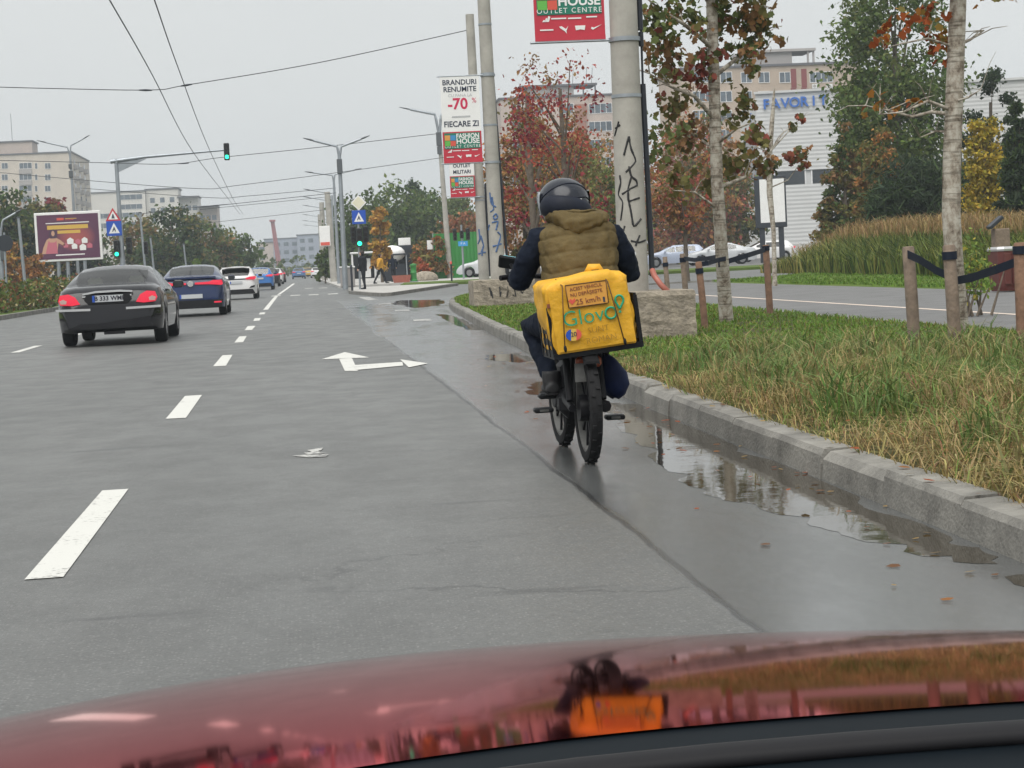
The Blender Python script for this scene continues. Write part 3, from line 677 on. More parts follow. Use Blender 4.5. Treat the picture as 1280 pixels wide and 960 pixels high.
def street_tree(label, foot, trunk, rad, branches, clumps, pal, nleaf, leaf=.15):
    root = empty('plane_tree', foot, 0, label, 'tree')
    rel = lambda p: Vector(p) - Vector(foot)
    t = MB()
    pts = [rel(p) for p in trunk]; t.tube([pts[0] + Vector((0, 0, -.15))] + pts, [rad[0] * 1.15] + rad, 14)
    tr = t.build('trunk', 'plane_bark', root, True, 60)
    for bpts, r0 in branches:
        q = [rel(p) for p in bpts]; nb = MB().tube(q, [r0 * (1 - .75 * i / (len(q) - 1)) for i in range(len(q))], 7)
        for i in range(1, len(q)):            # twigs
            for k in range(2):
                d = Vector((random.uniform(-1, 1), random.uniform(-1, 1), random.uniform(-.2, 1))).normalized() * random.uniform(.15, .4)
                nb.tube([q[i], q[i] + d * .6 + Vector((0, 0, .03)), q[i] + d], [r0 * .3, r0 * .2, r0 * .1], 4)
        nb.build('branch', 'plane_bark', tr, True, 60)
    ce = np.array([list(rel(c[0])) + [c[1]] for c in clumps]); n = nleaf
    wgt = ce[:, 3] ** 2; wgt /= wgt.sum(); who = rng.choice(len(ce), n, p=wgt)
    sub = rng.normal(0, .45, (len(ce), 14, 3))            # sprays within each clump
    sp = sub[who, rng.integers(0, 14, n)] + rng.normal(0, .16, (n, 3))
    P = ce[who, :3] + sp * ce[who, 3][:, None]
    w = np.array([p[1] for p in pal], float); w /= w.sum(); PC = np.array([p[0] for p in pal])
    base = rng.choice(len(pal), len(ce), p=w); ci = np.where(rng.random(n) < .6, base[who], rng.choice(len(pal), n, p=w))
    col = np.clip(PC[ci] * (1 + rng.uniform(-.35, .3, (n, 1))), .004, .9)
    u = rng.normal(0, 1, (n, 3)); u[:, 2] -= .6; u /= np.linalg.norm(u, axis=1)[:, None]; q = rng.normal(0, 1, (n, 3)); v = np.cross(u, q); v /= np.linalg.norm(v, axis=1)[:, None]
    nrm = np.cross(u, v); s = (leaf * rng.uniform(.55, 1.15, n))[:, None] / 2
    prof = [(-1.0, 0), (-.7, .4), (-.55, .8), (-.05, .62), (.4, .85), (.5, .48), (1.1, 0), (.5, -.48), (.4, -.85), (-.05, -.62), (-.55, -.8), (-.7, -.4)]
    V = np.stack([P + u * s * a + v * s * b + nrm * s * (.35 * abs(b)) for a, b in prof], 1)
    bulk('crown', V, 12, 'leaf', col, root); return root
Y1 = 25.5; f1 = gr(908, 402, .13); A = lambda px, py, dy=0: at(px, py, Y1 + dy)
street_tree('peeling pale barked plane tree staked beside the rough concrete block', f1, [f1, A(903, 330), A(896, 220), A(893, 120), A(890, 20), A(887, -60), A(884, -160), A(884, -260)], [.10, .088, .082, .078, .075, .06, .045, .02],
  [([A(897, 235), A(930, 222, .3), A(962, 190, .5), A(985, 165, .6)], .03), ([A(894, 150), A(868, 120, -.3), A(838, 108, -.5), A(812, 92, -.4)], .035), ([A(893, 95), A(925, 70, .4), A(950, 40, .5), A(965, 10, .6)], .035),
   ([A(891, 60), A(855, 30, -.5), A(825, 12, -.8), A(800, -10, -.7)], .035), ([A(890, 20), A(915, -10, .2), A(940, -50, .3)], .03), ([A(896, 260), A(868, 240, -.4), A(842, 238, -.6)], .022), ([A(895, 190), A(872, 170, .4), A(850, 168, .6)], .022), ([A(895, 180), A(922, 160, -.4), A(945, 152, -.5)], .024)],
  [(A(835, 60, -.5), .42), (A(812, 20, -.7), .45), (A(850, 15, -.3), .4), (A(870, 95, -.2), .33), (A(838, 118, .3), .36), (A(915, 60, .4), .42), (A(948, 30, .5), .38), (A(925, 10, .2), .4), (A(862, 168, .4), .3), (A(925, 130, .1), .3), (A(948, 68, -.4), .25), (A(940, 170, -.4), .28), (A(952, 205, .3), .22), (A(828, 175, -.5), .3), (A(848, 235, -.5), .24), (A(912, 200, .4), .28), (A(880, 230, .3), .26), (A(905, -10), .5), (A(860, -40), .6), (A(930, -50), .55), (A(890, -110), .6), (A(890, -190), .5)],
  [((.23, .13, .06), 3), ((.16, .145, .05), 4), ((.26, .075, .055), 1.3), ((.12, .15, .05), 3.5), ((.33, .18, .07), 1.2)], 3500, .115)
Y2 = 17.5; f2 = gr(1200, 427, .13); A2 = lambda px, py, dy=0: at(px, py, Y2 + dy)
street_tree('thick pale barked tree with stubby side branches held by black straps', f2, [f2, A2(1193, 330), A2(1189, 270), A2(1190, 200), A2(1193, 120), A2(1196, 40), A2(1199, -30), A2(1200, -140), A2(1202, -260)], [.095, .085, .088, .086, .084, .08, .074, .055, .02],
  [([A2(1190, 143), A2(1165, 140, .1), A2(1140, 146, .2), A2(1110, 138, .2), A2(1082, 132, .2)], .022), ([A2(1190, 138), A2(1160, 126, -.2), A2(1130, 140, -.3), A2(1100, 143, -.3)], .02), ([A2(1191, 58), A2(1160, 48, -.1), A2(1130, 54, -.2), A2(1105, 60, -.2)], .014), ([A2(1190, 165), A2(1170, 164, .1), A2(1150, 172, .1)], .016), ([A2(1192, 58), A2(1212, 50, .1), A2(1230, 38, .2)], .022), ([A2(1196, 0), A2(1215, -14, .2), A2(1250, -45, .3)], .03), ([A2(1190, 128), A2(1210, 122, -.2), A2(1226, 112, -.2)], .014)],
  [(A2(1130, 32, -.2), .13), (A2(1103, 46, -.2), .12), (A2(1168, 22, .1), .15), (A2(1176, 50, .2), .14), (A2(1142, 124, -.2), .08), (A2(1100, 128, -.2), .1), (A2(1120, 140, .2), .09), (A2(1085, 133, .2), .06), (A2(1166, 66, .1), .12), (A2(1230, -55, .3), .5), (A2(1160, -70, -.3), .5), (A2(1200, -140, 0), .6)],
  [((.38, .17, .04), 3), ((.34, .09, .03), 2), ((.30, .20, .05), 2), ((.15, .13, .04), 2)], 1300, .095)
# sapling in front of the blank screen
Y3 = 47.; f3 = gr(966, 352, .14); A3 = lambda px, py, dy=0: at(px, py, Y3 + dy)
street_tree('spindly sapling with a few red leaves before the blank screen', Vector((A3(968, 340).x, Y3, .3)), [Vector((A3(968, 340).x, Y3, .3)), A3(967, 290), A3(962, 240), A3(962, 190), A3(966, 140), A3(968, 110)], [.06, .055, .075, .07, .05, .02],
  [([A3(962, 235), A3(985, 225, .2), A3(1003, 200, .3)], .02), ([A3(962, 190), A3(980, 165, .2), A3(1005, 145, .3)], .02), ([A3(962, 200), A3(945, 175, -.2), A3(930, 165, -.2)], .02)],
  [(A3(1003, 147), .16), (A3(990, 158, .2), .16), (A3(962, 212), .2), (A3(990, 200), .25), (A3(940, 170), .3), (A3(968, 205), .2), (A3(1003, 195), .25)], [((.25, .07, .04), 2), ((.12, .13, .05), 3), ((.28, .13, .05), 1)], 260, .2)
# --- support stakes and straps
def stake(label, foot, top_py, px_top, Y, r=.045, m='wood_post', band=None, group='support stakes in the verge'):
    t = at(px_top, top_py, Y); root = empty('tree_stake', foot, 0, label, 'stake', group)
    a = Vector((0, 0, -.15)); b = t - Vector(foot)
    MB().tube([a, b * .5, b * .985, b], [r, r, r * .96, r * .8], 10).build('post', m, root, True, 50)
    if band: q = b * band; d = b.normalized(); MB().tube([q - d * .035, q + d * .035], [r + .008] * 2, 12).build('strap_band', 'strap', root, True, 50)
    return root
s1 = gr(882, 410, .12); s2 = gr(963, 394, .12); s3 = at(859, 384, 29.5); s3.z = .12; s4 = at(836, 372, 34); s4.z = .12
stake('thin reddish stake beside the rough concrete block', s1, 327, 873, s1.y, band=.86)
stake('tall reddish stake right of the peeling plane tree', s2, 306, 957, s2.y, r=.05, band=.95)
stake('grey stake rising behind the rough concrete block', s3, 317, 853, 29.5, m='wood_grey', band=.9)
stake('far stake beside the big concrete pole', s4, 321, 831, 34, m='wood_grey', band=.85)
s5 = gr(1144, 435, .12); s6 = gr(1195, 440, .12); s7 = gr(1280, 440, .12)
stake('weathered stake at the left end of the sagging black strap', s5, 308, 1135, s5.y, r=.058, m='wood_grey')
stake('weathered stake standing right against the thick pale trunk', s6, 306, 1186, s6.y, r=.058, m='wood_grey', band=.9)
stake('dark stake in front of the maroon litter bin', s7, 303, 1275, s7.y, r=.058, m='wood_post', band=.93)
def strap(label, pts, w=.05):
    r = []
    for i, p in enumerate(pts):
        t = (Vector(pts[min(i + 1, len(pts) - 1)]) - Vector(pts[max(i - 1, 0)])).normalized(); n_ = Vector((t.y, -t.x, 0)).normalized() * .004; z = Vector((0, 0, w / 2)); p = Vector(p)
        r.append([p - n_ - z, p + n_ - z, p + n_ + z, p - n_ + z])
    o = MB().rings(r).build('tree_strap', 'strap'); return tag(o, label, 'strap', 'black tree straps')
strap('black strap tying the peeling plane tree to the tall reddish stake', [at(898, 331, 25.42), at(912, 326, 25.6), at(935, 319, 26.2), at(957, 312, s2.y)], .07)
strap('black strap from the thin reddish stake to the peeling plane tree', [at(872, 331, s1.y), at(885, 329, 24.5), at(898, 325, 25.2), at(908, 323, 25.45)], .06)
strap('short black strap from the grey stake to the plane tree', [at(855, 323, 29.5), at(868, 325, 28), at(885, 323, 26.5), at(897, 321, 25.6)], .06)
strap('sagging black strap from the left weathered stake to the thick trunk', [at(1133, 317, s5.y), at(1150, 325, 16.95), at(1170, 338, 17.2), at(1192, 348, 17.4)], .075)
strap('black strap from the thick pale trunk to the dark stake', [at(1195, 351, 17.4), at(1215, 347, 16.9), at(1245, 337, 16.2), at(1277, 325, s7.y)], .075)

# ================================================================== POLES, BANNERS, LAMPS, SIGNALS
def on_pole(axis, r, px, py, off=.985):
    """point on the camera side of an upright pole along a sight line"""
    Y = axis(0).y; p = at(px, py, Y - r * .8); a = axis(p.z); x = max(-r * .97, min(r * .97, p.x - a.x))
    return Vector((a.x + x * off, a.y - math.sqrt(max(0, r * r - x * x)) * off, p.z))
def concrete_pole(label, bot_px, top_px, Y, r0, r1, zb, ztop_px=None, bands=(), strokes=(), ink='spray_black', pipe=None, sw=.014):
    b = at(*bot_px, Y); t = at(*top_px, Y); foot = Vector((b.x + (t.x - b.x) * (zb - b.z) / (t.z - b.z), Y, zb))
    root = empty('concrete_pole', foot, 0, label, 'pole', 'concrete tramway poles')
    axis = lambda z: Vector((foot.x + (t.x - foot.x) * (z - zb) / (t.z - zb), Y, z))
    rad = lambda z: r0 + (r1 - r0) * (z - zb) / (t.z - zb)
    MB().tube([axis(zb - .3) - foot] + [axis(zb + (t.z - zb) * k / 8) - foot for k in range(1, 9)], [r0] + [rad(zb + (t.z - zb) * k / 8) for k in range(1, 9)], 20).build('shaft', 'concrete_pole', root, True, 50)
    for py in bands:
        z = at(bot_px[0], py, Y).z; c = axis(z) - foot
        MB().tube([c - Vector((0, 0, .02)), c + Vector((0, 0, .02))], rad(z) + .008, 20).build('band', 'galv', root, True, 40)
    if strokes:
        g = MB()
        for st in strokes:
            pts = []
            for a, b_ in zip(st, st[1:]):
                for k in range(4): pts.append((a[0] + (b_[0] - a[0]) * k / 4, a[1] + (b_[1] - a[1]) * k / 4))
            pts.append(st[-1]); q = [on_pole(axis, rad(at(*p, Y).z), *p) - foot for p in pts]
            for i in range(1, len(q) - 1): q[i] = (q[i - 1] + q[i] * 2 + q[i + 1]) / 4
            g.tube(q, [sw * random.uniform(.7, 1.15) for _ in q], 6)
        g.build('graffiti', ink, root)
    if pipe:
        for (p0, p1, pr, m) in pipe:
            q0, q1 = at(*p0, Y) - foot, at(*p1, Y) - foot
            MB().tube([q0, q1], pr, 10).build('conduit', m, root, True, 50)
    return root, axis, rad
cp = lambda L: [[(620 + x / 5.05, 210 + y / 5.05) for x, y in s] for s in L]
c3 = lambda L: [[(540 + x / 3.69, y / 3.69) for x, y in s] for s in L]
tagA = cp([[(783, 45), (790, 90), (775, 170), (803, 215), (790, 330)], [(835, -10), (850, 55), (885, 80), (890, 110), (845, 130), (797, 165)], [(850, 60), (830, 130), (832, 200), (848, 270), (865, 380), (915, 320)], [(835, 212), (905, 188)], [(848, 460), (900, 472), (948, 455)], [(905, 425), (878, 492)], [(812, 365), (806, 395)]]) \
     + c3([[(862, 560), (848, 625)], [(905, 630), (884, 716)], [(905, 630), (916, 690), (942, 745), (892, 795)], [(850, 590), (868, 575)]])
p1, ax1, rd1 = concrete_pole('big concrete pole with black graffiti and a red banner', (792, 365), (778.5, 0), 22.8, .188, .168, .14, bands=(120,), strokes=tagA,
    pipe=[((803.5, 105), (815.5, 345), .034, 'pipe_black'), ((800, 0), (803.5, 105), .014, 'pipe_black'), ((797.5, -40), (800.5, 38), .035, 'pipe_black'), ((801, 40), (801.8, 58), .03, 'pipe_black')])
c8 = lambda L: [[(560 + x / 4.37, 180 + y / 4.37) for x, y in s] for s in L]
p2, ax2, rd2 = concrete_pole('concrete pole carrying the white and red discount banner', (623, 352), (603, -30), 42, .168, .135, .14, bands=(30, 92, 156), ink='spray_blue', sw=.022,
    strokes=c8([[(228, 265), (236, 330), (262, 345)], [(240, 290), (250, 360), (232, 370)], [(262, 380), (272, 400), (255, 415), (245, 395), (262, 380)], [(240, 430), (275, 420), (262, 470)], [(270, 480), (290, 500), (262, 590)], [(245, 560), (292, 545)], [(228, 440), (222, 470)]]),
    pipe=[((613.5, 62), (636, 352), .03, 'pipe_black')])
p3, ax3, rd3 = concrete_pole('slimmer concrete pole behind the discount banner pole', (605, 345), (587, 18), 60, .17, .13, .14, bands=(100, 250), ink='spray_blue', sw=.03,
    strokes=c8([[(168, 465), (175, 520), (165, 545)], [(178, 500), (196, 560), (180, 590)], [(168, 600), (205, 590)], [(190, 560), (185, 610)]]), pipe=[((606.5, 230), (612, 345), .035, 'pipe_black')])
def rough_block(label, x0, x1, y0, y1, h, name='concrete_block', strokes=None):
    root = empty(name, ((x0 + x1) / 2, (y0 + y1) / 2, .1), 0, label, 'block', 'concrete pole footings')
    dx, dy = (x1 - x0) / 2, (y1 - y0) / 2; bm = bmesh.new()
    bmesh.ops.create_cube(bm, size=2); bmesh.ops.subdivide_edges(bm, edges=bm.edges, cuts=9, use_grid_fill=True)
    for v in bm.verts:
        p = v.co; e = sum(abs(abs(c) - 1) < .02 for c in p); k = 1 - .012 * max(0, e - 1)
        v.co = Vector((p.x * dx * k, p.y * dy * k, (p.z + 1) / 2 * h * (1 if p.z < .9 else k))) + Vector((random.uniform(-.006, .006), random.uniform(-.008, .008), random.uniform(-.006, .006) if p.z > -.9 else 0))
    me = bpy.data.meshes.new('footing'); bm.to_mesh(me); bm.free(); me.materials.append(M('rough_concrete'))
    o = bpy.data.objects.new('footing', me); link(o, root)
    if strokes:
        g = MB()
        for st in strokes: g.tube([(x - root.location.x, -dy - .012, z - .1) for x, z in st], [(.012, .004)] * len(st), 6)
        g.build('graffiti', 'spray_black', root)
    return root
mat('rough_concrete', (.27, .235, .185), .9, noise=(7, .45), bump=(28, .9))
rough_block('rough concrete footing with the big graffiti pole in it', 3.26, 4.62, 22.15, 23.45, .58)
rs = random.Random(3)
rough_block('graffiti covered concrete footing at the verge corner', 3.75, 5.1, 41.4, 42.7, .62, strokes=[[(4.15 + i * .16 + rs.uniform(-.05, .05), .30 + rs.uniform(0, .3)) for _ in range(5)] for i in range(5)])
# red flexible conduit leaving the big pole
tag(tube('conduit_hose', [at(815.5, 338, 22.6), at(818, 345, 22.5), at(826, 356, 22.4), at(836, 366, 22.4), at(843, 376, 22.5)], .035, 'pipe_red', None, 10), 'bent reddish conduit hose running down from the big concrete pole', 'hose')

def banner(label, px_l, px_r, py_bot, Y, h, axis, kind):
    a = at(px_l, py_bot, Y); b = at(px_r, py_bot, Y); w = b.x - a.x; z0 = (a.z + b.z) / 2
    root = empty('pole_banner', ((a.x + b.x) / 2, Y, z0), 0, label, 'banner', 'advertising banners on the tramway poles')
    def bx(n_, x0, x1, z_0, z1, m, y=0., t=.012, par=root): return box(n_, ((x0 + x1) / 2, y, (z_0 + z1) / 2), (x1 - x0, t, z1 - z_0), m, par)
    top = bx('fabric', -w / 2, w / 2, h * .36, h, 'white_sheet'); s = w / .84
    red = bx('red_panel', -w / 2, w / 2, .0, h * .36, 'red_sheet', 0, .012)
    bx('hem', -w / 2, w / 2, -.005, .05 * s, 'red_sheet', -.01, .012)
    gr_ = bx('green_panel', -w / 2 + .035, w / 2 - .035, .30 * s, h * .345, 'green_sheet', -.008, .012)
    gz0, gz1 = .30 * s, h * .345; gh = gz1 - gz0
    for k, (mx_, xx, zz) in enumerate([('lime', -.32, .28), ('coral', -.20, .28), ('orange_sq', -.32, .64), ('blue_sq', -.20, .64)]):
        box('logo_square', (xx * s, -.018, gz0 + gh * (zz + .06)), (.115 * s, .008, gh * .33), mx_, gr_)
    text('lettering', 'FASHION', .14 * s, 'white_sheet', gr_, (.12 * s, -.016, gz0 + gh * .78), UP, sx=.86, bold=.004)
    text('lettering', 'HOUSE', .15 * s, 'white_sheet', gr_, (.12 * s, -.016, gz0 + gh * .45), UP, sx=1.05, bold=.004)
    text('lettering', 'OUTLET CENTRE', .085 * s, 'white_sheet', gr_, (0, -.016, gz0 + gh * .13), UP, sx=1.0, space=1.25)
    # brand marks on the red strip
    zc = .19 * s
    lg = MB()
    for k in range(3): lg.plate([(-.33 + k * .028, zc + .03), (-.305 + k * .028, zc + .03), (-.285 + k * .028, zc + .045 + .022 * k), (-.31 + k * .028, zc + .055 + .022 * k)], -.012, -.008)
    for x0, x1, zz in [(-.22, -.04, .255), (-.02, .14, .252), (-.36, -.2, .125), (.20, .33, .262)]: lg.plate([(x0, zz * s - .008), (x1, zz * s - .008), (x1, zz * s + .008), (x0, zz * s + .008)], -.012, -.008)
    lg.plate([(-.13, .16), (-.10, .165), (-.05, .13), (-.02, .165), (-.045, .11), (-.04, .075), (-.065, .105), (-.115, .14)], -.012, -.008)
    lg.plate([(.06, .165), (.185, .165), (.175, .11), (.125, .12), (.07, .11)], -.012, -.008)
    lg.plate([(.25, .125), (.275, .11), (.385, .17), (.285, .135), (.262, .145)], -.012, -.008)
    lg.build('brand_marks', 'white_sheet', red)
    Lx = h - 1.84
    text('lettering', 'BRANDURI', .155 * s, 'ink', top, (0, -.008, h - .13), UP, sx=.98, bold=.003)
    text('lettering', 'RENUMITE', .155 * s, 'ink', top, (0, -.008, h - .28), UP, sx=.98, bold=.003)
    text('lettering', 'CU PANA LA', .09 * s, 'pale_ink', top, (0, -.008, h - .41), UP)
    text('lettering', '-70', .33 * s, 'dark_red_text', top, (-.06, -.008, h - .60), UP, bold=.008)
    text('lettering', '%', .15 * s, 'dark_red_text', top, (.30, -.008, h - .53), UP)
    text('lettering', 'FIECARE ZI' if kind != 'far' else 'MILITARI', .17 * s, 'ink', top, (0, -.008, h - 1.03), UP, sx=.92, bold=.004)
    if kind == 'far': text('lettering', 'OUTLET', .16 * s, 'ink', top, (0, -.008, h - .84), UP, sx=1., bold=.004)
    else: bx('grey_line', -.2, .2, h - .885, h - .85, 'pale_ink', -.008, .006, top)
    for z in (-.02, h + .01):
        ax = axis(z0 + z) - root.location
        MB().tube([(-w / 2 - .06, 0, z), (ax.x, 0, z)], .014, 8).build('arm', 'galv', root, True, 50)
        MB().tube([(ax.x, ax.y, z - .025), (ax.x, ax.y, z + .025)], .19 if Y < 30 else .165, 18).build('clamp', 'galv', root, True, 40)
    return root
banner('red and green outlet banner hanging on the big graffiti pole', 669, 757, 50, 22.8, 1.84, ax1, 'near')
banner('white discount banner reading minus seventy percent', 555, 603.5, 203, 41.9, 1.86, ax2, 'mid')
banner('partly hidden outlet banner below the discount banner', 563.5, 594.5, 246, 59.8, 1.8, ax3, 'far')

def signal_head(parent, c, lit=None, s=1.0, ped=False, face=True):
    h = .92 * s if not ped else .6 * s
    hd = box('signal_head', (c[0], c[1], c[2]), (.30 * s, .22 * s, h), 'signal_black', parent, bev=.04)
    n = 3 if not ped else 2
    for k in range(n):
        z = c[2] + h * (.31 - .31 * k) if n == 3 else c[2] + h * (.23 - .46 * k)
        lm = 'lens_green' if (lit == 'green' and k == n - 1) else 'lens_off'
        MB().lathe([(.001, -.13 * s), (.10 * s, -.125 * s), (.105 * s, -.10 * s)], 16, (c[0], c[1], z), 'y').build('lens', lm, hd, True, 40)
        v = MB(); rr = .115 * s
        v.rings([[(c[0] + rr * math.cos(a), c[1] - .11 * s, z + rr * math.sin(a)) for a in np.linspace(-.5, math.pi + .5, 11)], [(c[0] + rr * math.cos(a), c[1] - .30 * s, z + rr * math.sin(a)) for a in np.linspace(-.2, math.pi + .2, 11)]], False, close=False)
        v.build('visor', 'signal_black', hd, True)
    return hd
def plate_sign(parent, c, kind, s=.6):
    x, y, z = c
    if kind == 'crossing':
        p = box('sign_plate', (x, y, z), (s, .02, s), 'sign_blue', parent, bev=.008)
        t = MB().plate([(x - s * .36, z - s * .33), (x + s * .36, z - s * .33), (x, z + s * .36)], y - .016, y - .012).build('sign_symbol', 'white_sheet', p)
        f = MB(); q = s * .1
        f.ell((x, y - .02, z + s * .06), (s * .04, .004, s * .045), 8)
        f.plate([(x - s * .05, z + s * .02), (x + s * .05, z + s * .02), (x + s * .12, z - s * .22), (x + s * .06, z - s * .22), (x, z - s * .08), (x - s * .08, z - s * .22), (x - s * .14, z - s * .22)], y - .021, y - .017)
        f.build('pedestrian_symbol', 'ink', p)
    elif kind == 'warning':
        p = MB().plate([(x - s * .55, z - s * .45), (x + s * .55, z - s * .45), (x, z + s * .5)], y - .01, y + .01).build('sign_plate', 'sign_red', parent)
        MB().plate([(x - s * .36, z - s * .34), (x + s * .36, z - s * .34), (x, z + s * .29)], y - .016, y - .012).build('sign_face', 'white_sheet', p)
        MB().plate([(x - s * .12, z - s * .27), (x + s * .12, z - s * .27), (x + s * .03, z + s * .06), (x - s * .03, z + s * .06)], y - .021, y - .017).build('sign_symbol', 'ink', p)
    elif kind == 'diamond':
        r = s * .707
        p = MB().plate([(x - r, z), (x, z - r), (x + r, z), (x, z + r)], y - .01, y + .01).build('sign_plate', 'white_sheet', parent)
        MB().plate([(x - r * .8, z), (x, z - r * .8), (x + r * .8, z), (x, z + r * .8)], y - .016, y - .012).build('sign_face', 'priority', p)
    elif kind == 'round':
        p = MB().lathe([(.001, .012), (s / 2, .012), (s / 2, -.012), (.001, -.012)], 24, (x, y, z), 'y').build('sign_plate', 'dark_steel', parent, True, 40)
    return p
# mast arm signal on the left
Ym = 105; b0 = at(155, 350, Ym); foot = Vector((b0.x, Ym, .13)); tp_ = at(145, 199, Ym) - foot; en = at(281, 187.5, Ym) - foot
sm_ = empty('mast_arm_signal', foot, 0, 'grey mast arm traffic signal reaching over the lanes with a green light', 'traffic signal')
MB().tube([(0, 0, -.1), tp_ * .5, tp_], [.15, .12, .10], 12).build('mast', 'galv', sm_, True, 50)
MB().tube([(tp_.x - .3, 0, tp_.z - .12), (tp_.x + 1.5, 0, tp_.z + .05), en], [.12, .085, .05], 10).build('arm', 'galv', sm_, True, 50)
MB().plate([(tp_.x + .1, tp_.z - .15), (tp_.x + .1, tp_.z - .7), (tp_.x + 1.6, tp_.z - .05)], -.03, .03).build('gusset', 'galv', sm_)
signal_head(sm_, (en.x + .1, -.12, en.z - .1), 'green')
q = at(143, 285.5, Ym) - foot; plate_sign(sm_, (q.x, -.17, q.z), 'crossing', .80)
q = at(141.5, 268.5, Ym) - foot; plate_sign(sm_, (q.x, -.17, q.z), 'warning', .74)
q = at(146, 311, Ym) - foot; signal_head(sm_, (q.x, -.1, q.z), 'green')
q = at(159, 307, Ym) - foot; signal_head(sm_, (q.x + .1, .1, q.z), None)
# signal with priority sign on the island
Yi = 87.6; fi = gr(449.5, 361, .13); fi.y = Yi; fi.x = at(450, 361, Yi).x
ss = empty('signal_post', fi, 0, 'green traffic light under a blue crossing sign and priority diamond', 'traffic signal')
q = at(447, 244, Yi) - fi; MB().tube([(0, 0, -.1), (q.x * .5, 0, q.z * .5), q], .05, 10).build('post', 'galv', ss, True, 50)
q = at(448, 253.5, Yi) - fi; plate_sign(ss, (q.x, -.07, q.z), 'diamond', .50)
q = at(448.5, 271.5, Yi) - fi; plate_sign(ss, (q.x, -.07, q.z), 'crossing', .62)
q = at(449, 297, Yi) - fi; signal_head(ss, (q.x, -.14, q.z), 'green', .95)
q = at(443, 293, Yi) - fi; signal_head(ss, (q.x - .05, .12, q.z), None, .8); q = at(456, 293, Yi) - fi; signal_head(ss, (q.x + .05, .12, q.z), None, .8)
Yk = 117; fk = Vector((at(580, 352, Yk).x, Yk, .12))
s2_ = empty('signal_post', fk, 0, 'dark pedestrian signals above a small light blue sign by the hoarding', 'traffic signal')
q = at(576.5, 281, Yk) - fk; MB().tube([(0, 0, -.1), q], .06, 10).build('post', 'galv', s2_, True, 50)
for dx in (-.42, 0, .38): q = at(577, 293, Yk) - fk; signal_head(s2_, (q.x + dx, -.05, q.z), None, .8, ped=(dx == 0))
q = at(578.5, 304.5, Yk) - fk; box('sign_plate', (q.x, -.1, q.z), (.58, .02, .30), 'sign_cyan', s2_); text('lettering', 'P A', .2, 'white_sheet', s2_, (q.x, -.115, q.z), UP)
# lamps
mat('lamp_head', (.10, .11, .12), .5, .3)
def lamp(label, base_px, joint_px, Y, arms, r=.085, m='galv', zb=.13, group='street lamps', boxes=(), name='street_lamp', cat='street lamp'):
    j = at(*joint_px, Y); b = at(*base_px, Y); foot = Vector((b.x + (j.x - b.x) * (zb - b.z) / (j.z - b.z), Y, zb))
    root = empty(name, foot, 0, label, cat, group); J = j - foot
    MB().tube([(0, 0, -.1), J * .5, J], [r * 1.2, r, r * .75], 12).build('post', m, root, True, 50)
    for (mx_, my), (ex, ey) in arms:
        a, e = at(mx_, my, Y) - foot, at(ex, ey, Y) - foot
        MB().tube([J - Vector((0, 0, .3)), J.lerp(a, .7), a, a.lerp(e, .25), a.lerp(e, .7)], [r * .5] * 5, 8).build('arm', 'galv', root, True, 60)
        d = (e - a).normalized(); h0 = a.lerp(e, .68); MB().tube([h0, h0.lerp(e, .35), e], [(.035, .07), (.05, .13), (.02, .06)], 8).build('lamp_head', 'lamp_head', root, True, 50)
    for px, py, sx_, sz_ in boxes:
        q = at(px, py, Y) - foot; box('junction_box', (q.x, -.12, q.z), (sx_, .2, sz_), 'lamp_head', root, bev=.02)
    return root
lamp('grey twin arm street lamp beside the priority sign', (432, 362), (424, 192), 100, [((421, 183), (379, 172.5)), ((427, 183), (462, 169.5))], r=.12, boxes=[(424.5, 208, .28, .75)])
lamp('thinner twin arm lamp behind the grey twin arm one', (424, 355), (417, 222), 128, [((415, 219), (381, 214.5)), ((419, 218), (452, 210.5))], r=.1)
lamp('concrete lamp post with curved arms by the green hoarding', (563, 352), (549, 166), 126, [((543.5, 143), (499, 134)), ((551.5, 144), (557, 140))], r=.17, m='concrete_pole', boxes=[(548.5, 174, .35, .9), (549, 188, .28, .5)])
lamp('twin arm street lamp in front of the pale tower block', (98, 345), (87.5, 193), 152, [((84, 184), (46, 175.5)), ((88.5, 182), (112, 169))], r=.11, boxes=[(88, 208, .25, .35), (89, 218, .32, .55)])
for i, (px, py, Y) in enumerate([(415, 241, 165), (413, 250, 195), (411, 260, 230), (409.5, 271, 275), (408, 278, 310), (407, 283, 345)]):
    lamp(['first single arm lamp of the receding row past the twin arms', 'second single arm lamp of the receding row', 'third single arm lamp of the receding row', 'fourth single arm lamp of the receding row', 'fifth single arm lamp of the receding row', 'last tiny single arm lamp of the receding row'][i], (px + 2, 345), (px, py + 3), Y, [((px - 8, py), (px - 36 + i * 1.5, py - 5 + i * .6))], r=.1)
lamp('pale post with a short raised arm at the median edge', (3, 360), (0, 285), 78, [((4, 275), (27, 262))], r=.085, boxes=[(4.5, 316, .2, .6)])
rp = empty('round_sign_post', (at(7, 350, 74).x, 74, .13), 0, 'dark back of a round sign on a grey post beside the median', 'sign'); q = at(6, 304, 74) - rp.location
MB().tube([(0, 0, -.1), (q.x, 0, q.z + .4)], .04, 8).build('post', 'galv', rp, True, 50); plate_sign(rp, (q.x, -.05, q.z), 'round', .62)
for lab, b_, t_, Y in [('brown concrete tramway pole with a white advert panel', (417, 347), (409, 240), 150), ('darker concrete tramway pole left of the ivy tree', (406, 345), (402, 253), 178), ('far concrete tramway pole before the ivy tree', (404.5, 345), (399.5, 268), 205)]:
    concrete_pole(lab, b_, t_, Y, .26, .22, .12)
pn = empty('advert_panel', at(406, 295, 149.5), 0, 'upright white advert panel with an orange foot on a tramway pole', 'panel')
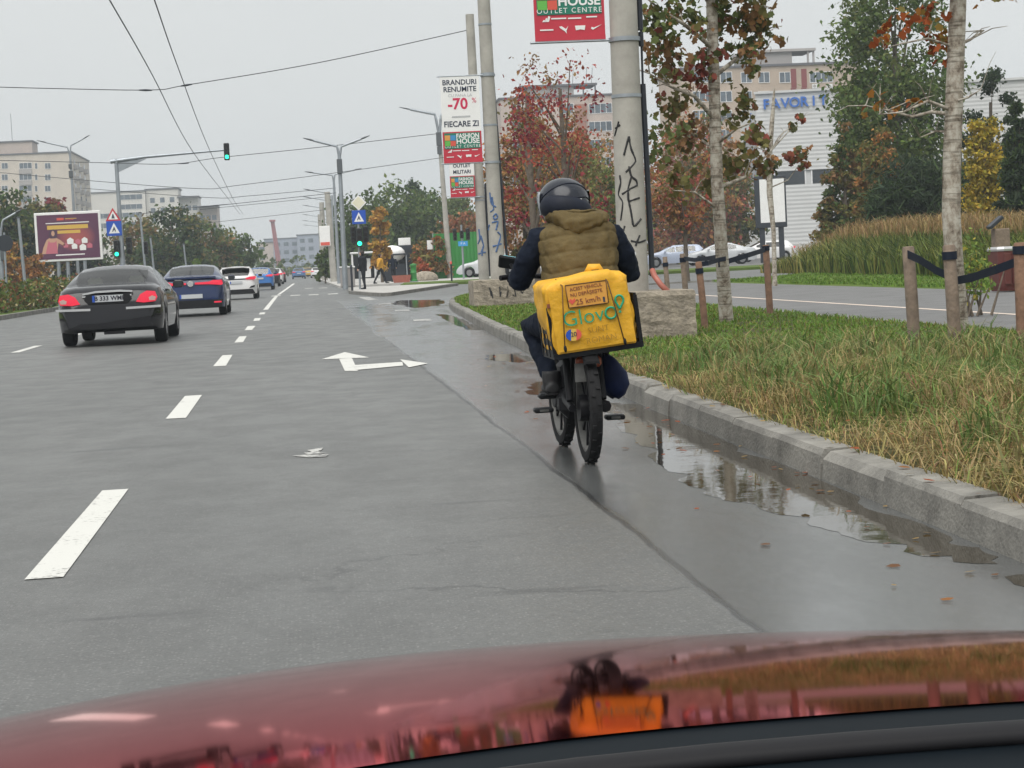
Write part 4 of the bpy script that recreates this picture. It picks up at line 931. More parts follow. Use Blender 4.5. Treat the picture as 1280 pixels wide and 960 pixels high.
box('face', (0, 0, 0), (.82, .1, 1.55), 'white_sheet', pn, bev=.02); box('foot_stripe', (0, -.06, -.6), (.7, .02, .25), 'coral', pn)
for lab, px, tp0, Y, r in [('plain grey post behind the mast arm signal', 175, 266, 120, .08), ('short grey post beside the dark signal heads', 188, 297, 112, .07), ('thin pale post in front of the bright bush', 229.5, 305, 118, .06), ('pale post left of the billboard', 23, 272, 100, .09)]:
    q = at(px, tp0, Y); o = empty('metal_post', (q.x, Y, .13), 0, lab, 'post'); MB().tube([(.15, 0, -.1), (0, 0, q.z - .13)], [r, r * .8], 10).build('post', 'galv', o, True, 50)
    MB().tube([(0, 0, q.z - .16), (0, 0, q.z - .08)], r * 1.1, 10).build('cap', 'lamp_head', o, True, 50)
    if px == 188: signal_head(o, (-.28, -.1, q.z - .7), None, .8)
# wires
def wire(label, pts, r=.009, group='overhead wires'):
    P = [at(*p) for p in pts]; Q = []
    for i in range(len(P) - 1):
        p0, p1, p2, p3 = P[max(i - 1, 0)], P[i], P[i + 1], P[min(i + 2, len(P) - 1)]
        for k in range(8):
            t = k / 8; Q.append(.5 * ((2 * p1) + (p2 - p0) * t + (2 * p0 - 5 * p1 + 4 * p2 - p3) * t * t + (3 * p1 - p0 - 3 * p2 + p3) * t ** 3))
    Q.append(P[-1]); return tag(tube('overhead_wire', Q, r, 'wire', None, 5), label, 'wire', group)
wire('left trolley contact wire running along the road', [(115, -40, 24), (137, 0, 30.6), (190, 93, 44), (240, 188, 72), (285, 248, 114), (300, 268, 160)], .012)
wire('right trolley contact wire running along the road', [(178, -40, 24), (193, 0, 30.9), (222, 83, 44), (260, 183, 72), (291, 248, 114), (304, 268, 160)], .012)
wire('highest span wire from the slim concrete pole across the lanes', [(-30, 108, 60), (60, 110.5, 60), (188, 112.5, 60), (235, 106, 60), (400, 78, 60), (592, 36, 60)], .014)


wire('span wire passing in front of the tower block and the mast arm', [(-20, 200, 100), (130, 203.5, 100), (215, 205, 100), (275, 197, 100), (400, 184, 100), (548, 167, 100)], .018)
wire('span wire a little below the mast arm level', [(-20, 214, 112), (150, 229, 112), (255, 236, 112), (295, 232, 112), (420, 216, 112), (560, 196, 112)], .018)
wire('span wire at the height of the stepped block roof', [(100, 235, 130), (260, 247, 130), (310, 245, 130), (420, 235, 130)], .02)
wire('thick spliced span wire above the roadside trees', [(172, 268, 120), (225, 261, 120), (285, 255.5, 120), (420, 241, 120)], .02)
wire('faint low span wire far along the road', [(230, 282, 160), (320, 272, 160), (408, 262, 160)], .02)
wire('faint span wire between the far lamps', [(250, 262, 150), (330, 254, 150), (410, 246, 150)], .02)
for lab, a, b, Y in [('insulator on the highest span wire', (174, 112.6), (190, 112.8), 60), ('second insulator on the highest span wire', (226, 107.6), (240, 105.3), 60), ('insulator on the span wire by the mast arm', (222, 204.6), (236, 204), 100), ('long insulator on the thick spliced wire', (250, 258.6), (285, 255.4), 120)]:
    tag(MB().tube([at(*a, Y), at((a[0] + b[0]) / 2, (a[1] + b[1]) / 2, Y), at(*b, Y)], [.02, .035, .02], 8).build('wire_insulator', 'dark_steel', None, True), lab, 'insulator', 'wire insulators')

# ================================================================== BUILDINGS
mat('cream_wall', (.56, .50, .43), .85, noise=(.25, .10)); mat('white_wall', (.62, .60, .56), .85, noise=(.25, .08)); mat('grey_wall', (.36, .34, .33), .85, noise=(.3, .1))
mat('tan_wall', (.42, .34, .27), .85, noise=(.4, .15)); mat('brick_wall', (.30, .15, .11), .85, noise=(.6, .2)); mat('pink_wall', (.46, .385, .34), .85, noise=(.3, .12))
mat('cladding', (.53, .535, .53), .55, noise=(.3, .06)); mat('blue_glass', (.16, .23, .30), .2); mat('roof_dark', (.10, .10, .11), .7); mat('oxblood', (.20, .04, .04), .7); mat('blue_letter', (.04, .16, .48), .4)
mat('blue_wall', (.30, .33, .40), .85, noise=(.2, .1))
def window(parent, x, z, w, h, panes=2, y=0., fm='frame_white', pm_='pane'):
    f = MB(); t = .07 * max(1, h / 1.6)
    f.box((x, y - .03, z + h / 2 - t / 2), (w, .1, t)); f.box((x, y - .03, z - h / 2 + t / 2), (w, .1, t))
    for k in range(panes + 1): f.box((x - w / 2 + t / 2 + (w - t) * k / panes, y - .03, z), (t, .1, h - 2 * t - .002))
    fr = f.build('window', fm, parent)
    for k in range(panes):
        w_ = (w - t * (panes + 1)) / panes; box('pane', (x - w / 2 + t + w_ / 2 + k * (w_ + t), y - .012, z), (w_, .03, h - 2 * t), pm_, fr)
    return fr
def building(label, Y, px0, px1, top_py, m, depth=14, rz=0, name='apartment_block', zb=-.02, cat='building', group=None):
    a, b = at(px0, top_py, Y), at(px1, top_py, Y); h = (a.z + b.z) / 2 - zb; w = b.x - a.x
    root = empty(name, (a.x, Y, zb), rz, label, cat, group)
    box('wall', (w / 2, depth / 2, h / 2), (w, depth, h), m, root)
    rf = box('roof', (w / 2, depth / 2, h + .15), (w + .5, depth + .5, .3), 'roof_dark' if m != 'cladding' else 'cladding', root)
    L = lambda px, py: ((at(px, py, Y).x - a.x), at(px, py, Y).z - zb)
    return root, w, h, L, rf
# pale tower block on the left
B, w, h, L, rf = building('pale cream tower block with glazed balconies above the trees', 470, -34, 88.5, 193, 'cream_wall', 40)
for r in range(7):
    py = 207.5 + 14.2 * r
    for (p0, p1, n_) in ((24, 40, 3), (43.5, 47, 1), (56, 63.5, 2), (2, 10, 2), (-16, -6, 2)):
        if p0 == 2 and r > 9: continue
        (x0, z), (x1, _) = L(p0, py), L(p1, py - .03 * (p1 - p0)); window(B, (x0 + x1) / 2, z, x1 - x0, 1.45, n_)
    (x0, z), (x1, _) = L(24, py + 7), L(40, py + 6.3); box('balcony_front', ((x0 + x1) / 2, -.12, z), (x1 - x0, .3, 1.1), 'grey_wall', B)
(x0, z0), (x1, z1) = L(-34, 180), L(39, 178); bxp = box('penthouse', (x1 - 7, 6, h + 1.6), (14, 10, 2.9), 'pink_wall', B); box('cornice', (x1 - 7, 6, h + 3.2), (14.6, 10.6, .3), 'roof_dark', B)
for r in range(8):                                     # balconies on the side wall
    z = h - 3.2 - 2.8 * r
    for y in (6, 17, 28): bb = box('balcony', (w + .45, y, z), (.9, 3.6, 1.1), 'grey_wall', B); box('balcony_door', (w + .02, y, z + 1.1), (.06, 2.6, 1.2), 'glass_dark', B)
MB().tube([(w - 14, 4, h), (w - 14, 4, h + 10)], .06, 6).build('antenna', 'wire', B)
# stepped white block
B, w, h, L, rf = building('long white stepped block with ribbon windows behind the mast arm', 560, 106, 181, 240.5, 'white_wall', 16)
for r, (p0, p1) in enumerate(((147, 181), (149, 181), (112, 181), (112, 181))):
    py = 247 + 12 * r; (x0, z), (x1, _) = L(p0, py), L(p1, py - .03 * (p1 - p0)); window(B, (x0 + x1) / 2 - .3, z, x1 - x0 - .8, 1.5, max(3, int((p1 - p0) / 8)))
for p0, p1, tp0, m in ((181.2, 222, 237.5, 'white_wall'), (222, 247, 247, 'white_wall'), (247, 271, 259, 'pink_wall')):
    (x0, z), (x1, _) = L(p0, tp0), L(p1, tp0 - 1); box('wing', ((x0 + x1) / 2, 9 + (p0 - 181) * .05, z / 2), (x1 - x0 - .05, 15, z), m, B); box('wing_roof', ((x0 + x1) / 2, 9, z + .2), (x1 - x0 + .6, 15.6, .35), 'roof_dark', B)
    for r in range(3 if p0 < 240 else 2):
        zz = z - 3 - 2.9 * r
        for k in range(3): xx = x0 + (x1 - x0) * (.2 + .3 * k); box('window', (xx, 1.45 + (p0 - 181) * .05, zz), (1.3, .1, 1.4), 'pane', B)
# far blocks closing the road
for lab, p0, p1, tp0, Y in (('hazy low brown block at the end of the road', 320, 341, 303.5, 640), ('hazy blue grey block behind the red pylon', 330, 372, 298.5, 700), ('taller hazy blue grey block at the road end', 371, 402, 293.5, 690)):
    B, w, h, L, rf = building(lab, Y, p0, p1, tp0, 'blue_wall' if p0 > 325 else 'pink_wall', 14)
    for r in range(4):
        z = h - 2 - 2.9 * r
        if z < 2: break
        for k in range(int(w / 3)): box('window', (1.8 + k * 3.0, -.04, z), (1.7, .12, 1.4), 'pane', B)
rp_ = at(340.5, 276, 520); rb_ = at(350, 330, 520); rb_.z = 0; pl = empty('red_pylon', rb_, 0, 'leaning dull red pylon with a flat cap far down the road', 'pylon'); q = rp_ - rb_
mat('dull_red', (.34, .13, .14), .7, noise=(.5, .1))
MB().tube([(0, 0, 0), q], [.75, .5], 4).build('shaft', 'dull_red', pl); box('cap', q, (1.6, 1.6, .5), 'dull_red', pl)
# white clad hall
mat('letter_face', (.03, .13, .46), .35)
Yh = 200; a_ = at(944, 118, Yh); b_ = at(1285, 97, 195); ang = math.atan2(-5, b_.x - a_.x); Wd = (b_.x - a_.x) / math.cos(ang) + 10; Hh = a_.z
H_ = empty('clad_hall', (a_.x, Yh, 0), ang, 'large hall clad in white corrugated sheets with blue letters', 'building')
def corr(n_, x0, x1, z0, z1, pitch=.21, y=0.):
    m = MB(); k = int((z1 - z0) / pitch); pts = []
    for i in range(k + 1):
        z = z0 + (z1 - z0) * i / k; pts += [(y - (.0 if i % 2 else .026), z)]
    m.rings([[(x0, yy, z) for yy, z in pts], [(x1, yy, z) for yy, z in pts]], False, close=False); return m.build(n_, 'cladding', H_)
zb0, zb1 = at(1000, 231, Yh).z, at(1000, 213, Yh).z
box('wall', (Wd / 2, 15.2, Hh / 2 - .2), (Wd, 30, Hh - .5), 'cladding', H_)
corr('upper_cladding', 0, Wd, zb1, Hh); corr('lower_cladding', 0, Wd, 0, zb0)
for k in range(9):
    x = 3.3 + k * 3.9; pnn = box('window', (x, .17, (zb0 + zb1) / 2), (3.2, .1, zb1 - zb0 - .15), 'glass_dark', H_); 
    for j in (-1, 1): box('mullion', (x + j * 1.62, .14, (zb0 + zb1) / 2), (.14, .16, zb1 - zb0), 'frame_white', pnn)
box('parapet', (Wd / 2, -.02, Hh + .12), (Wd + .3, .5, .25), 'cladding', H_)
for k in range(7): box('side_glazing', (-.06, 1.6 + k * 3.2, Hh * .62), (.1, 2.9, Hh * .42), 'blue_glass', H_)
lx0 = (at(957, 130, Yh).x - a_.x); lx1 = (at(1026, 126, Yh).x - a_.x); lz = at(990, 130, Yh).z; step = (lx1 - lx0) / 6
for k, ch in enumerate('FAVORIT'):
    o = text('letter', ch, 1.45, 'letter_face', H_, (lx0 + step * k, -.2, lz + .02 * k), UP, depth=.09, bold=.03)
# side sign of the hall
text('letter', 'F', 1.6, 'letter_face', H_, (-.2, 6, lz - 1), (R(90), 0, R(-90)), depth=.06, bold=.03)
B, w, h, L, rf = building('tan apartment block with dark red stripes rising behind the white hall', 262, 850, 1075, 83, 'tan_wall', 16)
for r in range(4):
    for p0, p1, n_ in ((1012, 1041, 4), (974, 988, 2), (948, 962, 2), (926, 940, 2), (866, 890, 3), (900, 915, 2)):
        (x0, z), (x1, _) = L(p0, 97 + 24 * r), L(p1, 97 + 24 * r - .05 * (p1 - p0)); window(B, (x0 + x1) / 2, z, x1 - x0, 1.5, n_)
    for p in (992, 1005): (x0, z) = L(p, 97 + 24 * r); box('stripe', (x0, -.03, z - .1), (.75, .1, 2.6), 'oxblood', B)
for p in (1018, 1036): (x0, z) = L(p, 108); ac = box('air_conditioner', (x0, -.3, z), (.8, .45, .6), 'frame_white', B); MB().lathe([(.001, -.24), (.2, -.24), (.22, -.225)], 12, (x0 - .1, -.3, z), 'y').build('fan', 'grey_wall', ac)
(x0, z0), (x1, z1) = L(936, 78), L(992, 66); box('penthouse', ((x0 + x1) / 2, 5, h + 1), (x1 - x0, 8, 2), 'grey_wall', B)
(x0, z0), (x1, z1) = L(930, 66), L(1021, 62); box('pergola_slab', ((x0 + x1) / 2, 4, h + 2.2), (x1 - x0, 7, .35), 'grey_wall', B)
for p in (1012, 1019): box('pergola_post', (L(p, 70)[0], .9, h + 1.15), (.25, .25, 1.75), 'grey_wall', B)
B, w, h, L, rf = building('pinkish brown apartment block with white windows behind the maples', 314, 625, 800, 121, 'pink_wall', 16)
for r in range(5):
    for p0, p1, n_ in ((736, 765, 4), (700, 717, 2), (660, 680, 3), (640, 652, 2), (772, 790, 3)):
        (x0, z), (x1, _) = L(p0, 136 + 22.5 * r), L(p1, 136 + 22.5 * r - .05 * (p1 - p0)); window(B, (x0 + x1) / 2, z, x1 - x0, 1.65, n_)
    (x0, z), (x1, _) = L(719, 140 + 22.5 * r), L(733, 139.5 + 22.5 * r); box('brick_bay', ((x0 + x1) / 2, -.15, z - .2), (x1 - x0, .4, 2.85), 'brick_wall', B)
(x0, _), (x1, _) = L(660, 110), L(718, 108); box('penthouse', ((x0 + x1) / 2, 5, h + .9), (x1 - x0, 8, 1.8), 'grey_wall', B)
(x0, _), (x1, _) = L(650, 110), L(747, 106); box('pergola_slab', ((x0 + x1) / 2, 4, h + 2), (x1 - x0, 7, .35), 'roof_dark', B)
for p in (730, 745): box('pergola_post', (L(p, 110)[0], .9, h + .95), (.22, .22, 1.7), 'roof_dark', B)
for px in (718, 735, 742): (x0, z) = L(px, 90); MB().tube([(x0, 3, h + 2), (x0 + .3, 3, z + 1)], .04, 5).build('antenna', 'wire', B)

# ================================================================== ROADSIDE THINGS
# billboard
mat('bill_dark', (.055, .022, .05), .5, noise=(1, .2))
def poster():
    m = bpy.data.materials.new('poster'); m.use_nodes = True; MATS['poster'] = m; n, l = m.node_tree.nodes, m.node_tree.links; p = n['Principled BSDF']; p.inputs['Roughness'].default_value = .5
    tc = n.new('ShaderNodeTexCoord'); s_ = n.new('ShaderNodeSeparateXYZ'); l.new(tc.outputs['Generated'], s_.inputs[0])
    d = n.new('ShaderNodeVectorMath'); d.operation = 'DISTANCE'; d.inputs[1].default_value = (.62, .5, .48); l.new(tc.outputs['Generated'], d.inputs[0])
    r = n.new('ShaderNodeValToRGB'); e = r.color_ramp.elements; e[0].position = .12; e[0].color = (.85, .42, .10, 1); e[1].position = .60; e[1].color = (.09, .02, .06, 1); q = e.new(.42); q.color = (.60, .13, .08, 1)
    l.new(d.outputs['Value'], r.inputs[0]); l.new(r.outputs[0], p.inputs['Base Color'])
poster(); mat('poster_yellow', (.62, .40, .07), .5); mat('skin_print', (.52, .30, .20), .6); mat('pink_print', (.5, .13, .18), .6)
Yb = 140; bl, br_ = at(44, 297, Yb), at(127, 294, Yb); wb = br_.x - bl.x; hb = 60 / FPX * Yb
bb_ = empty('billboard', ((bl.x + br_.x) / 2, Yb, .13), 0, 'large white framed billboard with a purple and orange advert', 'billboard'); zc = (bl.z + br_.z) / 2 - .13
box('panel', (0, .12, zc), (wb, .22, hb), 'white_sheet', bb_, bev=.03)
ps = box('poster', (0, -.005, zc), (wb * .925, .02, hb * .90), 'poster', bb_)
def pp(n_, pts, m, y=-.022): return MB().plate([(x * wb * .46, zc + z * hb * .45) for x, z in pts], y, y + .005).build(n_, m, ps)
pp('headline', [(-.68, .52), (.66, .52), (.66, .34), (-.68, .34)], 'poster_yellow'); pp('rule', [(-.72, .64), (.70, .64), (.70, .60), (-.72, .60)], 'white_sheet'); pp('subline', [(-.35, .28), (.40, .28), (.40, .14), (-.35, .14)], 'poster_yellow'); pp('rule', [(-.45, -.80), (.50, -.80), (.50, -.85), (-.45, -.85)], 'white_sheet')
pp('mark', [(-.35, .85), (-.12, .85), (-.12, .74), (-.35, .74)], 'coral'); pp('mark', [(-.08, .82), (.3, .82), (.3, .79), (-.08, .79)], 'poster_yellow'); pp('mark', [(-.08, .76), (.2, .76), (.2, .74), (-.08, .74)], 'coral')
pp('figure', [(-.90, -.75), (-.84, -.45), (-.72, -.12), (-.60, -.02), (-.55, .02), (-.46, .02), (-.40, -.04), (-.26, -.16), (-.12, -.34), (-.16, -.42), (-.34, -.28), (-.40, -.75)], 'skin_print')
pp('figure_dress', [(-.66, -.16), (-.60, -.24), (-.46, -.24), (-.40, -.16), (-.38, -.75), (-.78, -.75)], 'pink_print', -.028)
pp('hair', [(-.62, .22), (-.56, .34), (-.46, .35), (-.39, .24), (-.37, .0), (-.42, -.06), (-.60, -.06), (-.65, .04)], 'bill_dark', -.026)
pp('face', [(-.50 + .055 * math.cos(a), .16 + .12 * math.sin(a)) for a in np.linspace(0, 2 * math.pi, 14, endpoint=False)], 'skin_print', -.031)
for x, z, s in ((.05, -.15, .2), (.3, -.2, .16), (.52, -.15, .18), (.18, -.4, .17), (.45, -.45, .2), (.68, -.4, .16), (-.1, -.35, .15)): pp('goods', [(x - s * .5, z - s), (x + s * .5, z - s), (x + s * .55, z), (x, z + s * .5), (x - s * .55, z)], 'white_sheet' if s > .165 else 'pink_print')
for x in (-.85, -.2, 1.0): MB().tube([(x, .25, -.1), (x, .25, zc - hb / 2 + .3)], .13, 10).build('leg', 'galv', bb_, True, 50)
# rose bed on the median
def leafy(name, label, boxes_, n, leaf, pal, cat, group=None, base=None):
    base = base or Vector((boxes_[0][0], boxes_[0][1], .13)); root = empty(name, base, 0, label, cat, group)
    B_ = np.array(boxes_, float); vol = B_[:, 3] * B_[:, 4] * B_[:, 5]; who = rng.choice(len(B_), n, p=vol / vol.sum())
    d = rng.normal(0, 1, (n, 3)); d /= np.linalg.norm(d, axis=1)[:, None]; P = B_[who, :3] + d * (rng.random((n, 1)) ** .45) * B_[who, 3:6]; P = P[P[:, 2] > .15] - np.array(base); n = len(P)
    w = np.array([p[1] for p in pal], float); PC = np.array([p[0] for p in pal]); col = PC[rng.choice(len(pal), n, p=w / w.sum())] * (1 + rng.uniform(-.3, .3, (n, 1)))
    u = rng.normal(0, 1, (n, 3)); u /= np.linalg.norm(u, axis=1)[:, None]; v = np.cross(u, rng.normal(0, 1, (n, 3))); v /= np.linalg.norm(v, axis=1)[:, None]; s = (leaf * rng.uniform(.5, 1.2, n))[:, None] / 2
    bulk('foliage', np.stack([P - u * s, P - u * s * .2 + v * s * .6, P + u * s, P - u * s * .2 - v * s * .6], 1), 4, 'leaf', np.clip(col, .004, .9), root)
    st = MB()
    for i in range(14):
        b = B_[rng.integers(len(B_))]; x, y = b[0] + rng.uniform(-.6, .6) * b[3] - base.x, b[1] + rng.uniform(-.5, .5) * b[4] - base.y; st.tube([(x, y, -.02), (x + rng.uniform(-.2, .2), y, b[5] * 1.1)], [.02, .008], 4)
    st.build('stems', 'bark', root, kind='stuff'); return root
GB = 'flowering shrubs on the median'
sp = [('yellow green rose bush at the left end of the median bed', -11.2, 70, 1.5), ('reddish topped rose bush in the median bed', -12.4, 78, 1.7), ('pale flowered rose bush beside the black sedan', -10.9, 84, 1.5), ('tall dark green bush deep in the median bed', -14.5, 82, 2.0), ('low green rose bush at the median kerb', -10.7, 76, 1.2), ('brownish rose bush at the edge of the frame', -13.2, 71, 1.7), ('rusty bush behind the black sedan roof', -10.6, 92, 1.6)]
for i, (lab, x, y, hh) in enumerate(sp):
    leafy('rose_bush', lab, [(x, y, hh * .45, 1.25, 2.2, hh * .5), (x + .5, y + 1, hh * .5, .9, 1.5, hh * .45), (x - .7, y - .8, hh * .42, .9, 1.3, hh * .45)], 1500, .2, [((.10, .14, .035), 4), ((.17, .16, .05), 3), ((.22, .09, .05), 1.2 if i % 3 else 2.2), ((.50, .42, .25), .35), ((.05, .08, .03), 2)], 'bush', GB)
# ornamental grass bed beyond the path
ob = empty('ornamental_grass', (16.4, 52, .2), 0, 'long bed of arching ornamental grass with tan plumes', 'grass bed')
n = 15000; y = rng.uniform(36.5, 68, n); x = 17.5 + (y - 52) * .045 + rng.uniform(-1.7, 1.7, n)
end = np.clip((68 - y) / 7, .3, 1) ** .6 * np.clip((y - 36.0) / 3, .6, 1); dome = 1 - .45 * np.clip((17.7 + (y - 52) * .045 - x) / 1.9, 0, 1) ** 2; near_ = np.interp(y, [36, 46, 54], [.80, .9, 1.0]); hgt = rng.uniform(1.0, 1.5, n) * end * dome * near_
c = hsv_jit((.16, .19, .05), n, .35); k = rng.random(n) < .36; c[k] = hsv_jit((.055, .085, .028), k.sum(), .3); k = rng.random(n) < np.clip((y - 56) / 14, .02, .6); c[k] = hsv_jit((.24, .23, .07), k.sum(), .3)
o_ = np.array([16.4, 52, .2]); blades('leaf_blades', np.stack([x, y, .2 + 0 * x], 1) - o_, hgt, rng.uniform(.025, .045, n), rng.uniform(.1, .75, n), c, ob, 'stuff')
m_ = 7000; y = rng.uniform(36.5, 68, m_); x = 17.5 + (y - 52) * .045 + rng.uniform(-.5, 1.7, m_); end = np.clip((68 - y) / 7, .3, 1) ** .6 * np.clip((y - 36.0) / 3, .65, 1)
near_ = np.interp(y, [36, 46, 54], [.80, .9, 1.0]); dome = 1 - .45 * np.clip((17.7 + (y - 52) * .045 - x) / 1.9, 0, 1) ** 2; P = np.stack([x, y, .2 + rng.uniform(1.08, 1.34, m_) * end * near_ * dome], 1) - o_; blades('plumes', P, rng.uniform(.22, .5, m_), rng.uniform(.014, .03, m_), rng.uniform(.2, 1.1, m_), hsv_jit((.29, .205, .095), m_, .35), ob, 'stuff', droop=.3)
# litter bin and lit post by the path
mat('maroon', (.10, .022, .018), .5, noise=(4, .2)); mat('steel_rim', (.5, .5, .5), .35, .6)
bf = gr(1262, 363, .12); lb = empty('litter_bin', (bf.x, bf.y, .12), R(8), 'maroon litter bin with a pale rim beside the path', 'litter bin')
w0 = .30
MB().rings([[(sx * w, sy * w * .8, z) for sx, sy in ((-1, -.7), (-.7, -1), (.7, -1), (1, -.7), (1, .7), (.7, 1), (-.7, 1), (-1, .7))] for w, z in ((w0 * .92, 0), (w0, .1), (w0 * 1.06, .72))]).build('body', 'maroon', lb)
MB().rings([[(sx * w, sy * w * .8, z) for sx, sy in ((-1, -.7), (-.7, -1), (.7, -1), (1, -.7), (1, .7), (.7, 1), (-.7, 1), (-1, .7))] for w, z in ((w0 * 1.1, .725), (w0 * 1.12, .76), (w0 * 1.0, .80))]).build('rim', 'steel_rim', lb, True, 30)
for k in (-1, 0, 1): box('slat', (k * .17, -.262, .4), (.13, .02, .56), 'maroon', lb, bev=.006)
q = at(1251, 305, 36); wpst = empty('wooden_post', (q.x, 36, .2), 0, 'brown timber post topped by a tilted black lamp behind the bin', 'post'); hz = q.z - .2
box('post', (0, 0, (hz + .30) / 2), (.30, .25, hz + .30), 'wood_grey', wpst, bev=.02); box('tilted_lamp', (-.12, -.05, hz + .42), (.34, .2, .07), 'dark_steel', wpst, rot=Euler((0, R(-38), 0)), bev=.01)
leafy('small_shrub', 'small light green shrub beside the thick pale trunk', [(at(1218, 310, 24).x, 24, .75, .28, .28, .5), (at(1205, 330, 24).x, 24, .5, .22, .22, .3)], 420, .075, [((.17, .23, .05), 3), ((.35, .30, .06), 1), ((.10, .16, .04), 2)], 'bush')
# blank screen
sc0 = at(941, 250, 120); scr = empty('blank_screen', (at(963, 250, 120).x, 120, .13), R(-14), 'blank white advertising screen in a dark casing on a post', 'screen'); zz = at(963, 252, 120).z - .13
box('casing', (0, .3, zz), (2.0, .7, 3.3), 'dark_steel', scr, bev=.03); box('face', (.12, -.065, zz + .05), (1.55, .04, 2.75), 'white_sheet', scr); box('post', (-.6, .3, zz / 2 - .85), (.35, .4, zz - 1.6), 'dark_steel', scr); box('post', (.6, .3, zz / 2 - .85), (.35, .4, zz - 1.6), 'dark_steel', scr)
# green hoarding
hd0 = at(544, 346, 126); hd1 = at(618, 346, 126); ho = empty('green_hoarding', (hd0.x, 126, .12), 0, 'tall bright green metal hoarding beside the lamp post', 'hoarding'); n_ = 4; wv = (hd1.x - hd0.x) / n_
mat('hoarding_green', (.025, .20, .035), .5, noise=(1.5, .12))
for k in range(n_):
    pnl = MB(); pr = []
    for j in range(9): pr.append((k * wv + wv * j / 8 + (.01 if j == 0 else -.01 if j == 8 else 0), -.03 if j % 2 else 0))
    pnl.rings([[(x, y, 0) for x, y in pr], [(x, y, 2.95 + .01 * k) for x, y in pr]], False, close=False); pnl.build('panel', 'hoarding_green', ho)
for k in range(n_ + 1): box('post', (k * wv, .08, 1.5), (.08, .08, 3.0), 'galv', ho)
box('notice', (-.25, -.06, 2.25), (.35, .03, .6), 'white_sheet', ho)
# street furniture beyond the island
def pos(px, py, Y): q = at(px, py, Y); return (q.x, Y, .125)
sh = empty('bus_shelter', pos(456, 350, 128), 0, 'pale framed bus shelter behind the traffic island', 'bus shelter')
for x in (-.75, .75): box('frame_post', (x, 0, .95), (.1, .1, 1.9), 'frame_white', sh); box('frame_post', (x, 1.1, .95), (.1, .1, 1.9), 'frame_white', sh)
box('roof', (0, .55, 1.96), (1.75, 1.4, .12), 'frame_white', sh, bev=.03); box('back_panel', (0, 1.1, 1.0), (1.4, .04, 1.5), 'glass_dark', sh); box('poster_panel', (.1, .5, .95), (.7, .06, 1.25), 'white_sheet', sh)
ki = empty('kiosk', pos(492, 350, 126), 0, 'small kiosk with a white domed roof and dark counter', 'kiosk')
box('counter', (0, 0, .55), (1.6, 1.2, 1.1), 'dark_steel', ki, bev=.03); box('awning', (0, -.2, 1.72), (2.0, 1.8, .1), 'dark_steel', ki); MB().ell((0, 0, 1.78), (.85, .8, .55), 16).build('dome', 'white_sheet', ki, True)
for x in (-.85, .85): box('awning_post', (x, -.95, .86), (.07, .07, 1.7), 'galv', ki)
to = empty('dark_totem', pos(508, 350, 127), 0, 'dark upright totem with a white sign on top beside the kiosk', 'totem'); box('column', (0, 0, 1.15), (.9, .5, 2.3), 'dark_steel', to, bev=.03); box('top_sign', (.0, -.05, 2.55), (.8, .3, .48), 'white_sheet', to, bev=.02); box('round_plate', (.62, -.1, 1.4), (.22, .1, .9), 'coral', to)
gp = empty('green_bollard', pos(517.5, 350, 112), 0, 'bright green ribbed waste column on the pavement', 'bollard'); MB().lathe([(.22, 0), (.22, .1), (.17, .14), (.17, .5), (.2, .54), (.17, .58), (.17, .9), (.21, .95), (.2, 1.02), (.02, 1.08)], 14).build('column', 'hoarding_green', gp, True, 40); box('base', (0, 0, .02), (.5, .5, .04), 'galv', gp)
pt = empty('planter', pos(502, 350, 112), 0, 'terracotta planter box in front of the kiosk', 'planter'); MB().rings([[(-.45, -.2, 0), (.45, -.2, 0), (.45, .2, 0), (-.45, .2, 0)], [(-.55, -.27, .42), (.55, -.27, .42), (.55, .27, .42), (-.55, .27, .42)]]).build('tub', 'pipe_red', pt); box('soil', (0, 0, .425), (1, .46, .03), 'dry_soil', pt)
bo = bmesh.new(); bmesh.ops.create_icosphere(bo, subdivisions=3, radius=.6)
for v in bo.verts: v.co = Vector((v.co.x * 1.35, v.co.y * .8, max(-.15, v.co.z * .8))) * (1 + .08 * math.sin(v.co.x * 7 + v.co.z * 5) * math.sin(v.co.y * 6))
me = bpy.data.meshes.new('boulder'); bo.to_mesh(me); bo.free(); me.materials.append(M('rough_concrete')); o = bpy.data.objects.new('boulder', me); link(o); o.location = pos(531, 350, 116); o.location.z = .22; tag(o, 'rounded grey brown boulder on the far pavement', 'boulder')
for lab, px, Y, hgt in (('slim dark bollard at the near tip of the side street', 565, 104, 1.05), ('slim dark bollard on the traffic island', 440, 84, 1.1)):
    o = empty('bollard', pos(px, 355, Y), 0, lab, 'bollard', 'dark bollards'); MB().tube([(0, 0, 0), (0, 0, hgt)], .05, 10).build('post', 'dark_steel', o, True, 50); MB().lathe([(.06, hgt - .12), (.06, hgt), (.02, hgt + .04)], 10).build('cap', 'coral' if px > 500 else 'dark_steel', o, True, 50)
lm = empty('litter_box', pos(432, 350, 101), 0, 'squat grey litter box at the lamp foot', 'litter box'); box('body', (.1, -.35, .5), (.75, .5, 1.0), 'grey_wall', lm, bev=.04); box('lid', (.1, -.35, 1.04), (.82, .56, .1), 'white_sheet', lm, bev=.03)

